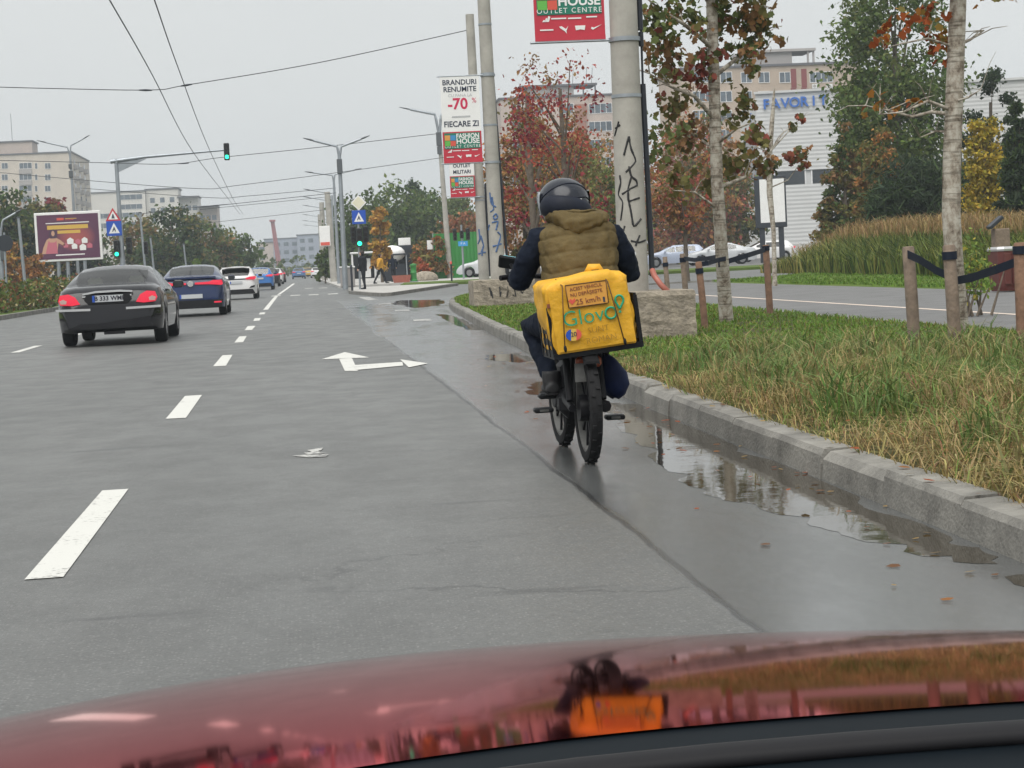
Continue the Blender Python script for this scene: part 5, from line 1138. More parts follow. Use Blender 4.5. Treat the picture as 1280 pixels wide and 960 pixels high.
# ================================================================== CARS
def paint(name, col, rough=.5, metal=0, coat=1.0): return mat(name, col, rough, metal, coat=coat, spec=.02)
paint('paint_black', (.003, .003, .006), coat=1.0); paint('paint_navy', (.012, .026, .085)); paint('paint_white', (.66, .66, .66), metal=0); paint('paint_blue', (.03, .15, .42)); paint('paint_silver', (.48, .50, .52)); paint('paint_ltblue', (.40, .45, .56)); paint('paint_yellow', (.55, .34, .04), metal=0); paint('paint_wine', (.09, .02, .025)); paint('paint_grey', (.10, .105, .11)); paint('paint_midblue', (.06, .14, .30))
glass_mat('car_glass', (.78, .88, .86), ior=2.1); glass_mat('car_glass_dark', (.10, .11, .12))
mat('tail_red', (.45, .01, .03), .15, emit=((1, .02, .07), .22), coat=1); mat('tail_clear', (.5, .35, .32), .2, coat=1); mat('chrome', (.75, .75, .76), .15, 1.0); mat('number_plate', (.50, .52, .54), .4); mat('plate_ink', (.02, .02, .03), .5); mat('seat_cream', (.52, .48, .38), .7); mat('seat_dark', (.03, .03, .035), .8); mat('rim', (.36, .36, .37), .3, .9); mat('dark_trim', (.014, .014, .016), .55, spec=.15)
def car(label, loc, rz, col, L=4.5, W=1.8, top=None, sh=None, glassR=(.8, 1.3), glassF=None, sideG=None, pillars=(), wheels=(.95, 3.55), style='sedan', gm='car_glass', group='cars in the traffic', cat='car', seats='seat_dark', name='car', detail=2, plate=None, wr=.32, bot=.22):
    """body lofted along y (rear bumper at y=0, nose at y=L); root empty at the centre of the footprint"""
    root = empty(name, loc, rz, label, cat, group); hw = W / 2
    ty, tz = zip(*top); sy_, sz_ = zip(*sh)
    ys = set(np.round(np.linspace(0, L, 46 if detail > 1 else 26), 3)) | {glassR[0], glassR[1], .02, .05, .1, L - .02, L - .06}
    for a, b in (glassF,): ys |= {a, b}
    for a, b in sideG: ys |= {a, b}
    ra = wr + .05
    for wy in wheels: ys |= {round(wy + d * ra, 3) for d in (-1, -.97, -.85, -.6, -.3, 0, .3, .6, .85, .97, 1)}
    ys = sorted(y for y in ys if 0 <= y <= L)
    def plan(y):
        e = min(y, (L - y) * .8); return hw * (1 - .20 * max(0, 1 - e / .5) ** 2.2)
    g0, g1 = glassR; f0, f1 = glassF
    def cabin(y):
        if y <= g0 or y >= f1: return 0.
        if y < g1: t = (y - g0) / (g1 - g0)
        elif y > f0: t = (f1 - y) / (f1 - f0)
        else: return 1.
        return t * t * (3 - 2 * t) if style != 'hatch' else min(1, t * 1.2)
    sec = []
    for y in ys:
        w = plan(y); t = float(np.interp(y, ty, tz)); s = min(float(np.interp(y, sy_, sz_)), t - .02); zb = bot + (.06 if y < .12 or y > L - .1 else 0)
        for wy in wheels:
            d = abs(y - wy)
            if d < ra: zb = max(zb, wr + math.sqrt(ra * ra - d * d))
        zb = min(zb, s - .05); c = cabin(y); wr_ = w - .10 - .34 * max(0, t - s - .05)
        deck = [(.93 * w, s + (t - s) * .45), (.83 * w, s + (t - s) * .78), (.66 * w, s + (t - s) * .93), (.34 * w, t - .003), (0, t)]
        cab = [(w - .075, s + .02), (wr_, t - .115), (wr_ - .085, t - .05), (wr_ * .52, t - .013), (0, t)]
        up = [(a[0] + (b[0] - a[0]) * c, a[1] + (b[1] - a[1]) * c) for a, b in zip(deck, cab)]
        lo = [(0, zb), (w - .14, zb), (w - .025, zb + .015), (w - .002, zb + (s - zb) * .35), (w, zb + (s - zb) * .62), (w - .012, zb + (s - zb) * .86), (w - .045, s)]
        half = lo + up; full = [(x, y - L / 2, z) for x, z in half] + [(-x, y - L / 2, z) for x, z in half[-2:0:-1]]
        sec.append(full)
    nP = len(sec[0]); half_n = 12; bodyv = MB(); sg = MB(); rg = MB(); fg = MB(); bodyv.v = [p for s_ in sec for p in s_]
    parts = {'body': [], 'rear_window': [], 'windscreen': []}; sideparts = {}
    for i in range(len(ys) - 1):
        ym = (ys[i] + ys[i + 1]) / 2
        for k in range(nP):
            kk = k if k < half_n - 1 else nP - 1 - k; f = (i * nP + k, i * nP + (k + 1) % nP, (i + 1) * nP + (k + 1) % nP, (i + 1) * nP + k)
            tgt = 'body'
            if kk in (8, 9, 10) and g0 + .03 < ym < g1 - .02 and kk != 8: tgt = 'rear_window'
            elif kk in (9, 10) and f0 + .02 < ym < f1 - .03: tgt = 'windscreen'
            elif kk == 7:
                for j, (a, b) in enumerate(sideG):
                    if a <= ym <= b: tgt = ('side_window', j, k < half_n)
            parts.setdefault(tgt, []).append(f)
    parts['body'].append(tuple(range(nP))); parts['body'].append(tuple(range((len(ys) - 1) * nP, len(ys) * nP))[::-1])
    for key, fs in parts.items():
        if not fs: continue
        m = MB(); mp_ = {}
        for f in fs:
            for v in f:
                if v not in mp_: mp_[v] = len(mp_); m.v.append(bodyv.v[v])
            m.f.append(tuple(mp_[v] for v in f))
        m.build(key if isinstance(key, str) else key[0], col if key == 'body' else gm, root, True, 35)
    wy0 = [w - L / 2 for w in wheels]
    for wy in wy0:
        for sx in (-1, 1):
            x = sx * (hw - .105); wl_ = MB().lathe([(wr * .62, -.1), (wr * .9, -.105), (wr * .985, -.08), (wr, -.03), (wr, .03), (wr * .985, .08), (wr * .9, .105), (wr * .62, .1)], 26 if detail > 1 else 16, (x, wy, wr), 'x').build('wheel', 'black_rubber', root, True, 40)
            rm = MB().lathe([(wr * .63, .06), (wr * .60, .095), (wr * .55, .07), (.08, .085), (.001, .095)], 20, (0, 0, 0), 'x')
            for q in range(5):
                a = q * 2 * math.pi / 5; rm.box((.085, math.cos(a) * wr * .32, math.sin(a) * wr * .32), (.03, .07, wr * .5), Matrix.Rotation(a - math.pi / 2, 3, 'X') if True else None)
            rm.v = [((v[0] * sx) + x, v[1] + wy, v[2] + wr) for v in rm.v]; rm.build('rim', 'rim', wl_, True, 40)
    if detail > 1:
        for sx in (-1, 1):
            my = f1 - L / 2 - .35; mz = float(np.interp(f1 - .35, sy_, sz_)) + .09
            mr = box('mirror', (sx * (hw + .09), my, mz), (.2, .12, .14), col, root, bev=.04); box('mirror_glass', (sx * (hw + .09), my - .063, mz), (.16, .01, .11), 'glass_dark', mr)
            for yy, zz, hh in ((g1 + .15, .66, .3), (f0 - 1.05, .66, .33)):
                st = MB().box((sx * .36, yy - L / 2, zz), (.46, .14, .5), Euler((R(-12), 0, 0)), bev=.06); st.box((sx * .36, yy - L / 2 - .05, zz + .42), (.26, .1, .2), None, bev=.05); st.build('seat', seats, root, True, 40, kind=None)
    else:
        pass
    # rear furniture helpers
    def rp(n_, pts, m, y=0., t=.03, par=root): return MB().plate(pts, y - L / 2 - t, y - L / 2 + .05).build(n_, m, par)
    root['half'] = L / 2
    return root, rp
def mirror(pts): return [(-x, z) for x, z in pts][::-1]
def rect(x0, x1, z0, z1): return [(x0, z0), (x1, z0), (x1, z1), (x0, z1)]
def plate(root, rp, x, z, y, txt, w=.52, t=.035):
    p = rp('number_plate', rect(x - w / 2, x + w / 2, z - .056, z + .056), 'number_plate', y, t); L = root['half']
    MB().plate(rect(x - w / 2, x - w / 2 + .045, z - .056, z + .056), y - L - t - .004, y - L - t).build('plate_band', 'sign_blue', p)
    if txt: text('lettering', txt, .105, 'plate_ink', p, (x + .02, y - L - t - .003, z), UP, sx=1.0, bold=.003)
# black saloon
Lb = 4.67
r, rp = car('black saloon with cream seats and lit red tail lamps', (-3.22, 33.35 + Lb / 2, 0), R(-.6), 'paint_black', Lb, 1.79,
  [(0, .60), (.02, .66), (.05, .80), (.10, .93), (.16, .99), (.35, 1.03), (.72, 1.07), (1.0, 1.20), (1.3, 1.315), (1.7, 1.38), (2.2, 1.39), (2.7, 1.34), (3.0, 1.22), (3.42, .99), (3.7, .93), (4.3, .84), (4.55, .74), (4.64, .62), (4.67, .5)],
  [(0, .58), (.1, .85), (.4, .90), (1.2, .93), (3.3, .90), (4.3, .78), (4.67, .5)], glassR=(.70, 1.42), glassF=(2.62, 3.42), sideG=[(1.32, 2.1), (2.18, 3.05)], wheels=(.98, 3.69), seats='seat_cream', plate=True, bot=.24)
tl = [(.47, .735), (.60, .715), (.80, .73), (.835, .80), (.80, .90), (.66, .915), (.55, .86)]
for m_ in (1, -1):
    pts = tl if m_ > 0 else mirror(tl); lp = rp('tail_light', pts, 'tail_red', .045, .03)
    c2 = [(.70, .75), (.79, .75), (.815, .80), (.75, .83), (.69, .80)]; MB().plate(c2 if m_ > 0 else mirror(c2), -Lb / 2 + .005, -Lb / 2 + .02).build('clear_lens', 'tail_clear', lp)
    bs = [(.30, .615), (.88, .625), (.885, .665), (.30, .655)]; rp('bumper_strip', bs if m_ > 0 else mirror(bs), 'chrome', .02, .04)
rp('boot_bar', [(-.42, .885), (-.2, .915), (.2, .92), (.42, .905), (.42, .935), (.2, .955), (-.2, .95), (-.42, .915)], 'chrome', .075, .05)
rp('plate_recess', [(-.33, .72), (.33, .72), (.40, .80), (.36, .89), (-.36, .89), (-.40, .80)], 'dark_trim', .035, .012); plate(r, rp, 0, .815, .035, 'B 333 WMI', t=.03)
rp('bumper_crease', [(-.62, .345), (.62, .345), (.5, .395), (-.5, .395)], 'paint_black', .01, .03); rp('exhaust', rect(-.1, .25, .2, .25), 'dark_trim', .06, .02)
rp('boot_badge', rect(-.43, -.28, .845, .87), 'chrome', .06, .03); rp('boot_badge', rect(.30, .40, .845, .87), 'chrome', .06, .03)
# navy saloon
Ln = 4.63
r, rp = car('navy blue saloon with a full width red light bar', (-2.93, 53.5 + Ln / 2, 0), R(-.4), 'paint_navy', Ln, 1.82,
  [(0, .62), (.03, .80), (.07, 1.0), (.12, 1.07), (.4, 1.10), (.62, 1.13), (1.0, 1.27), (1.4, 1.39), (1.9, 1.44), (2.4, 1.43), (2.8, 1.33), (3.4, 1.02), (3.7, .97), (4.3, .88), (4.55, .72), (4.63, .5)],
  [(0, .6), (.1, .92), (.5, .96), (1.3, .97), (3.3, .93), (4.3, .8), (4.63, .5)], glassR=(.60, 1.45), glassF=(2.6, 3.42), sideG=[(1.35, 2.15), (2.23, 3.05)], wheels=(.95, 3.66), plate=True, gm='car_glass', bot=.22)
for m_ in (1, -1):
    a = [(.12, .885), (.50, .875), (.84, .84), (.885, .87), (.86, .98), (.62, .985), (.5, .945), (.12, .935)]; rp('tail_light', a if m_ > 0 else mirror(a), 'tail_red', .05, .04)
    b = rect(.62, .82, .36, .40); rp('reflector', b if m_ > 0 else mirror(b), 'tail_red', .01, .03)
MB().lathe([(.001, -.02), (.085, -.02), (.085, .02)], 14, (0, -Ln / 2 + .0, .91), 'y').build('badge', 'chrome', r, True, 40)
plate(r, rp, .0, .56, .005, None, .62); rp('lower_valance', [(-.84, .24), (.84, .24), (.86, .45), (-.86, .45)], 'dark_trim', .02, .035); rp('boot_lip', [(-.72, 1.045), (.72, 1.045), (.68, 1.09), (-.68, 1.09)], 'paint_navy', .10, .06)
hatch_top = lambda h: [(0, .55), (.03, .85), (.08, 1.0), (.18, 1.12), (.42, h - .06), (.6, h - .015), (1.2, h), (2.1, h - .01), (2.5, h - .1), (3.15, 1.02), (3.4, .97), (3.9, .88), (4.2, .72), (4.3, .5)]
hatch_sh = [(0, .52), (.1, .9), (.5, .96), (1.5, .95), (3.1, .92), (3.9, .8), (4.3, .5)]
def hatch(label, loc, col, tail='tail_red', detail=2, gm='car_glass_dark', rz=0, L=4.3, h=1.44, group='cars in the traffic', txt=None):
    r, rp = car(label, (loc[0], loc[1] + L / 2, loc[2]), rz, col, L, 1.8, hatch_top(h), hatch_sh, glassR=(.09, .46), glassF=(2.3, 3.15), sideG=[(.75, 1.35), (1.45, 2.05), (2.12, 2.75)], wheels=(.75, 3.4), style='hatch', gm=gm, detail=detail, group=group)
    for m_ in (1, -1):
        a = [(.42, .86), (.80, .84), (.86, .90), (.84, .98), (.60, .97), (.42, .92)]; rp('tail_light', a if m_ > 0 else mirror(a), tail, .05, .04)
    plate(r, rp, 0, .74, .015, txt, .52); rp('lower_valance', [(-.80, .25), (.80, .25), (.70, .44), (-.70, .44)], 'dark_trim', .02, .03)
    return r, rp
r, rp = hatch('white hatchback with pink lit tail lamps ahead of the navy saloon', (-2.66, 83.6, 0), 'paint_white', txt=None)
rp('bumper_vent', [(.55, .47), (.78, .52), (.80, .60), (.62, .56)], 'dark_trim', .01, .03); rp('bumper_vent', mirror([(.55, .47), (.78, .52), (.80, .60), (.62, .56)]), 'dark_trim', .01, .03); rp('tail_bridge', rect(-.42, .42, .865, .90), 'dark_trim', .05, .035); rp('spoiler', rect(-.6, .6, 1.37, 1.41), 'paint_white', .34, .15)
hatch('bright blue hatchback in front of the white hatchback', (-2.42, 122, 0), 'paint_blue', detail=2, gm='car_glass')
hatch('black hatchback ahead of the bright blue one', (-2.25, 146, 0), 'paint_black', detail=1)
hatch('small white car between the black and wine red ones', (-2.15, 168, 0), 'paint_white', detail=1)
hatch('wine red car farthest up the left queue', (-2.1, 194, 0), 'paint_wine', detail=1)
hatch('mid blue car stopped far along the right lane', (at(374, 350, 255).x, 255, 0), 'paint_midblue', detail=1)
hatch('yellow taxi far along the road', (at(385.5, 350, 275).x, 275, 0), 'paint_yellow', detail=1)
hatch('white car at the far right kerb', (at(397, 350, 262).x, 262, 0), 'paint_white', detail=1)
hatch('dark tall van behind the yellow taxi', (at(379, 350, 310).x, 310, 0), 'paint_black', detail=1, h=1.5)
# parked cars on the car park, seen side on
hatch('pale blue hatchback parked behind the far stake', (at(842, 335, 126).x - 2.15 + 2.15, 126 - 2.15, .13), 'paint_ltblue', detail=2, rz=R(86), gm='car_glass', group='parked cars')
r, rp = car('silver saloon parked behind the peeling plane tree', (at(901, 335, 121).x, 121, .13), R(84), 'paint_silver', 4.5, 1.8, [(0, .62), (.05, .85), (.12, 1.02), (.5, 1.08), (.75, 1.1), (1.1, 1.25), (1.5, 1.38), (2.0, 1.44), (2.5, 1.42), (2.9, 1.3), (3.45, 1.0), (3.7, .95), (4.2, .84), (4.45, .66), (4.5, .5)], [(0, .6), (.1, .9), (.6, .94), (1.3, .95), (3.3, .92), (4.2, .78), (4.5, .5)], glassR=(.75, 1.5), glassF=(2.6, 3.45), sideG=[(1.3, 2.1), (2.18, 3.0)], wheels=(.95, 3.55), gm='car_glass', group='parked cars')
hatch('white car parked with its nose behind the ornamental grass', (at(955, 335, 132).x, 130, .13), 'paint_white', detail=1, rz=R(88), group='parked cars')
hatch('silver car with dark windows half hidden behind the slim pole', (at(617, 343, 122).x, 121, .12), 'paint_silver', detail=1, rz=R(70), group='parked cars')

# ================================================================== PEOPLE
mat('skin', (.46, .27, .19), .6); mat('cloth_black', (.016, .018, .022), .85, noise=(14, .3), bump=(35, .3), spec=.15); mat('cloth_navy', (.007, .011, .022), .8, noise=(14, .3), bump=(30, .3), spec=.15); mat('cloth_olive', (.108, .080, .035), .75, noise=(10, .22), bump=(40, .25), spec=.15); mat('jacket_yellow', (.55, .28, .02), .7, noise=(8, .15)); mat('hair', (.03, .02, .015), .7); mat('shoe', (.02, .02, .022), .6)
def fused(mb, name, m, parent, vox=.012, it=6):
    o = mb.build(name, m, parent, True); rm = o.modifiers.new('Remesh', 'REMESH'); rm.mode = 'VOXEL'; rm.voxel_size = vox; rm.use_smooth_shade = True
    s = o.modifiers.new('Smooth', 'SMOOTH'); s.iterations = it; s.factor = .5; return o
def walker(label, loc, rz, top, legs, stride=.25, arms=.15, h=1.72, group='pedestrians'):
    root = empty('person', loc, rz, label, 'person', group); k = h / 1.75; b = MB()
    V3 = lambda x, y, z: Vector((x * k, y * k, z * k))
    b.tube([V3(0, 0, .86), V3(0, 0, 1.0), V3(0, .01, 1.25), V3(0, .02, 1.42), V3(0, .02, 1.52)], [(.15 * k, .11 * k), (.15 * k, .105 * k), (.19 * k, .12 * k), (.17 * k, .1 * k), (.06 * k, .06 * k)], 14)
    for s in (-1, 1):
        b.tube([V3(s * .09, 0, .9), V3(s * .10, s * stride * .45, .5), V3(s * .10, s * stride - .05, .08)], [.095 * k, .07 * k, .05 * k], 10)
        b.tube([V3(s * .19, .02, 1.42), V3(s * .25, -s * arms * .5, 1.14), V3(s * .24, -s * arms + .1, .92)], [.065 * k, .05 * k, .04 * k], 8)
        b.tube([V3(s * .10, s * stride - .09, .05), V3(s * .10, s * stride + .15, .035)], [(.05 * k, .045 * k), (.035 * k, .045 * k)], 8)
    b.ell(V3(0, .03, 1.62), (.085 * k, .1 * k, .125 * k), 12)
    fused(b, 'body', legs, root, .02, 3)
    j = MB(); j.tube([V3(0, 0, .82), V3(0, 0, 1.0), V3(0, .01, 1.25), V3(0, .02, 1.44), V3(0, .02, 1.51)], [(.185 * k, .145 * k), (.18 * k, .135 * k), (.215 * k, .15 * k), (.19 * k, .125 * k), (.08 * k, .08 * k)], 14)
    for s in (-1, 1): j.tube([V3(s * .19, .02, 1.43), V3(s * .26, -s * arms * .5, 1.14), V3(s * .245, -s * arms + .08, .95)], [.085 * k, .068 * k, .055 * k], 8)
    fused(j, 'jacket', top, root, .02, 3)
    MB().ell(V3(0, .055, 1.61), (.083 * k, .085 * k, .115 * k), 12).build('face', 'skin', root, True); MB().ell(V3(0, .01, 1.66), (.096 * k, .11 * k, .10 * k), 12).build('hair', 'hair', root, True)
    for s in (-1, 1): MB().ell(V3(s * .242, -s * arms + .12, .88), (.03 * k, .035 * k, .06 * k), 8).build('hand', 'skin', root, True)
    return root
q = at(451, 360, 87); walker('person in long dark clothes standing by the signal post', (q.x + .15, 87, .13), R(70), 'cloth_black', 'cloth_black', .04, .05, 1.75)
q = at(476, 352, 112); walker('pedestrian in a yellow jacket striding across the pavement', (q.x, 112, .13), R(-80), 'jacket_yellow', 'cloth_black', .34, .3, 1.72)
q = at(492, 350, 119); walker('person in a dark coat waiting at the kiosk', (q.x, 119, .13), R(20), 'cloth_navy', 'cloth_black', .05, .08, 1.7)

# ================================================================== THE COURIER: moped, bag, crate, rider
RO = Vector((1.529, 10.338, 0.006))
mat('frame_black', (.010, .010, .012), .45, 0, noise=(12, .3), spec=.15); mat('tyre', (.017, .017, .018), .8, noise=(40, .3), spec=.15); mat('mud_grey', (.12, .12, .115), .7, noise=(12, .4))
mat('bag_yellow', (.66, .35, .014), .6, noise=(9, .12), bump=(14, .6)); mat('bag_seam', (.10, .045, .01), .7); mat('logo_green', (.01, .30, .16), .5); mat('sticker_orange', (.62, .30, .05), .55); mat('sticker_ink', (.22, .06, .03), .6); mat('marker_ink', (.30, .17, .02), .7)
mat('crate_black', (.010, .011, .013), .45, spec=.15); mat('navy_bag', (.008, .016, .06), .6, noise=(8, .3), bump=(12, .4), spec=.15); mat('helmet_black', (.014, .017, .026), .22, noise=(5, .15), spec=.45); mat('visor_rim', (.30, .33, .36), .3); glass_mat('visor_clear', (.75, .78, .8)); mat('collar', (.013, .016, .026), .55, noise=(6, .3), spec=.15); mat('mirror_face', (.55, .8, .85), .05, 1.0); mat('screen_glow', (.3, .7, .8), .2, emit=((.35, .9, 1), .5)); mat('tail_amber', (.30, .05, .01), .3); mat('headlamp', (.7, .7, .7), .2, .5)
bike = empty('electric_moped', RO, 0, 'black electric moped carrying the courier along the wet gutter', 'moped')
def wheel(y, r, w, x=0, steer=0):
    tw = MB().lathe([(r * .80, -w * .42), (r * .90, -w * .5), (r * .965, -w * .42), (r * .995, -w * .18), (r, 0), (r * .995, w * .18), (r * .965, w * .42), (r * .90, w * .5), (r * .80, w * .42)], 40, (0, 0, 0), 'x')
    for k in range(44):                     # tread blocks
        a = 2 * math.pi * k / 44; tw.box((((k % 2) * 2 - 1) * w * .2, math.cos(a) * r, math.sin(a) * r), (w * .3, .018, .012), Matrix.Rotation(a - math.pi / 2, 3, 'X'))
    t = tw.build('wheel', 'tyre', bike, True, 40); t.location = (x, y, r); t.rotation_euler = (0, 0, steer)
    rm = MB().lathe([(r * .81, -w * .36), (r * .76, -w * .34), (r * .74, 0), (r * .76, w * .34), (r * .81, w * .36)], 32, (0, 0, 0), 'x').build('rim', 'mud_grey', t, True, 40)
    sp_ = MB().lathe([(.07, -.05), (.075, -.03), (.075, .03), (.07, .05)], 16, (0, 0, 0), 'x', True)
    for k in range(10):
        a = 2 * math.pi * k / 10; sp_.box((0, math.cos(a) * r * .42, math.sin(a) * r * .42), (.012, .02, r * .70), Matrix.Rotation(a - math.pi / 2, 3, 'X'))
    sp_.build('hub', 'frame_black', t, True, 40); return t
wheel(0.0, .30, .070, .0, R(1)); wheel(1.04, .30, .065, -.0, R(3))
def bt(n_, pts, r, m='frame_black', seg=8): return tube(n_, pts, r, m, bike, seg)
for s in (-1, 1):
    bt('swing_arm', [(s * .085, -.01, .30), (s * .085, .25, .33), (s * .06, .48, .36)], .022)
    bt('shock_absorber', [(s * .09, .03, .34), (s * .09, .14, .60)], .022, 'frame_black'); bt('fork_leg', [(s * .07, 1.04, .30), (s * .07, .93, .62), (s * .06, .86, .86)], .024)
    bt('rack_rail', [(s * .10, -.12, .60), (s * .11, .30, .60), (s * .09, .55, .66)], .014)
bt('frame_tube', [(0, .48, .36), (0, .52, .30), (0, .72, .30), (0, .84, .58), (0, .84, .9)], .04); bt('seat_tube', [(0, .46, .34), (0, .36, .66)], .03); bt('steering_column', [(0, .90, .74), (0, .83, 1.0)], .028)
bt('handlebar', [(-.36, .80, 1.02), (-.25, .85, 1.03), (0, .86, 1.01), (.27, .85, 1.03), (.40, .80, 1.03)], .016)
box('battery', (0, .60, .42), (.15, .26, .22), 'frame_black', bike, bev=.03); box('motor', (0.0, .40, .30), (.22, .20, .17), 'frame_black', bike, bev=.05); box('saddle', (0.02, .34, .69), (.26, .46, .09), 'cloth_black', bike, bev=.04)
ringsM = []
for i in range(11):
    a = R(48 + i * 11); ringsM.append([(x, -math.cos(a) * .345 + 0, .30 + math.sin(a) * .345 + dz) for x, dz in ((-.044, -.012), (-.034, .008), (.034, .008), (.044, -.012), (.03, -.006), (-.03, -.006))])
MB().rings(ringsM).build('mudguard', 'black_rubber', bike, True, 40)
box('tail_light', (0.0, -.10, .555), (.14, .05, .06), 'tail_amber', bike, bev=.015); box('plate_holder', (-.02, -.13, .50), (.12, .012, .10), 'mud_grey', bike)
for s, x, y, z in ((-1, -.19, .44, .265), (1, .22, .46, .20)):
    bt('crank', [(s * .07, .46, .26), (s * .115, .46, z)], .014); pd = box('pedal', (x, y, z), (.11, .09, .028), 'black_plastic', bike, bev=.008)
    box('reflector', (x, y - .048, z), (.05, .006, .012), 'mud_grey', pd)
box('footpeg', (-.13, .56, .335), (.14, .09, .03), 'black_plastic', bike, bev=.01); box('footpeg', (.13, .56, .335), (.14, .09, .03), 'black_plastic', bike, bev=.01); box('stand', (.09, .36, .16), (.03, .05, .26), 'frame_black', bike, rot=Euler((R(35), R(8), 0))); bt('chain_guard', [(.10, .02, .30), (.11, .24, .29), (.10, .44, .27)], .035)
# right hand mirror (bright round) and phone on the left grip
mi = MB().ell((0, 0, 0), (.042, .03, .04), 16).build('mirror', 'headlamp', bike, True); mi.location = (.415, .84, 1.115); bt('mirror_stem', [(.36, .82, 1.03), (.40, .83, 1.07), (.43, .845, 1.10)], .009)
ph = empty('phone', RO + Vector((-.292, .80, 1.105)), 0, 'black phone with a glowing edge mounted at the left grip', 'phone', rx=R(-8), ry=R(12)); ph.rotation_euler = (R(-60), R(12), R(-15))
box('case', (0, 0, 0), (.15, .085, .02), 'black_plastic', ph, bev=.008); box('display', (.01, 0, .012), (.12, .072, .004), 'screen_glow', ph); 
MB().tube([(0, .0, -.012), (.03, .02, -.05), (.05, .03, -.085)], .010, 8).build('holder', 'black_plastic', ph, True)
# plastic crate on the rack, tilted a little
TILT = R(-5.5)
crate = empty('plastic_crate', RO + Vector((.045, .03, .612)), 0, 'black slotted plastic crate strapped on the moped rack', 'crate', ry=TILT)
cw, cd, ch = .235, .225, .27
def crate_side(n_, o, u, wd):
    pcs = []
    for k in range(5): z = .02 + k * (ch - .03) / 4; box('slat', o + Vector((0, 0, z)), (wd if u == 'x' else .014, .014 if u == 'x' else wd, .034 if k < 4 else .045), 'crate_black', crate)
    for k in range(4):
        t = -wd / 2 + .012 + k * (wd - .024) / 3; c = o + (Vector((t, 0, 0)) if u == 'x' else Vector((0, t, 0))) + Vector((0, 0, ch / 2)); box('upright', c, (.022, .022, ch), 'crate_black', crate)
crate_side('l', Vector((-cw, 0, 0)), 'y', cd * 2); crate_side('r', Vector((cw, 0, 0)), 'y', cd * 2); crate_side('f', Vector((0, cd, 0)), 'x', cw * 2)
box('floor', (0, 0, .0), (cw * 2 + .012, cd * 2 + .012, .022), 'crate_black', crate); box('rear_lip', (0, -cd, .006), (cw * 2 + .02, .016, .030), 'crate_black', crate)
for s in (-1, 1): box('corner_post', (s * cw, -cd + .012, ch / 2), (.018, .026, ch), 'crate_black', crate)
box('handle', (-cw + .03, -cd - .012, ch + .01), (.075, .03, .022), 'sticker_ink', crate)
# the yellow delivery bag: soft box
bag = empty('delivery_bag', RO + Vector((.035, .0, .628)), 0, 'soft yellow delivery bag with green lettering sitting in the crate', 'bag', ry=TILT)
bw, bd, bh = .228, .214, .372
rgs = []
nz, ns = 16, 48
for i in range(nz + 1):
    t = i / nz; z = bh * (1.07 * t if t < 1 else 1.07); k = 1.0 + .03 * math.sin(t * math.pi); r_ = []
    if t > .92: k *= 1 - .14 * ((t - .92) / .08) ** 2
    for j in range(ns):
        a = 2 * math.pi * j / ns; c_, s_ = math.cos(a), math.sin(a); e = .22
        x = bw * math.copysign(abs(c_) ** e, c_) * k; y = bd * math.copysign(abs(s_) ** e, s_) * (1 - (1 - k) * .9)
        wig = .006 * math.sin(5 * a + 9 * t) + .004 * math.sin(11 * a - 14 * t)
        if t > .7: wig += .010 * (t - .7) / .3 * math.sin(9 * a + 3)
        sag = .012 * (t ** 3) * (math.sin(x * 12 + 1.0)) + .008 * t ** 4 * math.sin(3 * a)
        r_.append((x * (1 + wig / bw) - .018 * t, y * (1 + wig * .6 / bd), z + sag))
    rgs.append(r_)
top_c = [(x * .25 - .014, y * .25, z * 0 + bh * 1.075) for x, y, z in rgs[-1]]
rgs.append(top_c); bagm = MB().rings(rgs).build('shell', 'bag_yellow', bag, True, 60)
def ybk(z): return -bd * 1.045 - .004
# a slightly proud stiff rear panel carries the print
rpn = []
for i in range(9):
    z = .01 + (bh - .045) * i / 8; rpn.append([(x - .012 * z / bh, -bd * (1.0 + .03 * math.sin(z / bh * 3.1)) - .010 - .004 * math.sin(x * 14 + z * 9), z) for x in np.linspace(-bw * .93, bw * .93, 13)])
back = MB().rings(rpn, False, close=False).build('rear_panel', 'bag_yellow', bag, True)
MB().tube([(0.03, -.02, bh * 1.07), (.05, -.03, bh * 1.07 + .035), (.10, -.03, bh * 1.07 + .03), (.12, -.02, bh * 1.05)], [(.02, .007)] * 4, 8).build('top_handle', 'bag_yellow', bag, True)
yb = -bd * 1.035 - .017
# print on the rear panel
bpy.context.view_layer.update()
def bl(px, py):                              # sight line onto the bag's rear panel -> panel coordinates
    p = at(px, py, RO.y - .24) - bag.location; c_, s_ = math.cos(-TILT), math.sin(-TILT); return (p.x * c_ + p.z * s_, -p.x * s_ + p.z * c_)
SK = R(1.5)
tx = lambda n_, s, sz, m, px, py, y=-.004, **kw: text(n_, s, sz, m, back, (bl(px, py)[0], yb + y, bl(px, py)[1]), (R(90), -SK, 0), depth=.0012, **kw)
def flat(n_, pxs, m, y0, y1, par=back): return MB().plate([bl(*p) for p in pxs], yb + y0, yb + y1).build(n_, m, par)
def stroke(n_, pxs, t, m, y=-.004): P = [bl(*p) for p in pxs]; return MB().tube([(x, yb + y, z) for x, z in P], [(t, .0022) if abs(P[0][1] - P[-1][1]) < 1 else t for _ in P], 6).build(n_, m, back, True)
tx('logo_lettering', 'Glov', .118, 'logo_green', 729, 396.5, bold=-.001, sx=1.0)
oc = bl(763.5, 391); o_pts = [(oc[0] + .029 * math.cos(a), oc[1] + .030 * math.sin(a)) for a in np.linspace(0, 2 * math.pi, 25)]
MB().tube([(x, yb - .004, z) for x, z in o_pts], .0062, 6, False).build('logo_o', 'logo_green', back, True)
pc = bl(774, 375); pin = [(pc[0] + .022 * math.cos(a), pc[1] + .025 * math.sin(a)) for a in np.linspace(R(-40), R(220), 16)]; tipp = bl(774.5, 386)
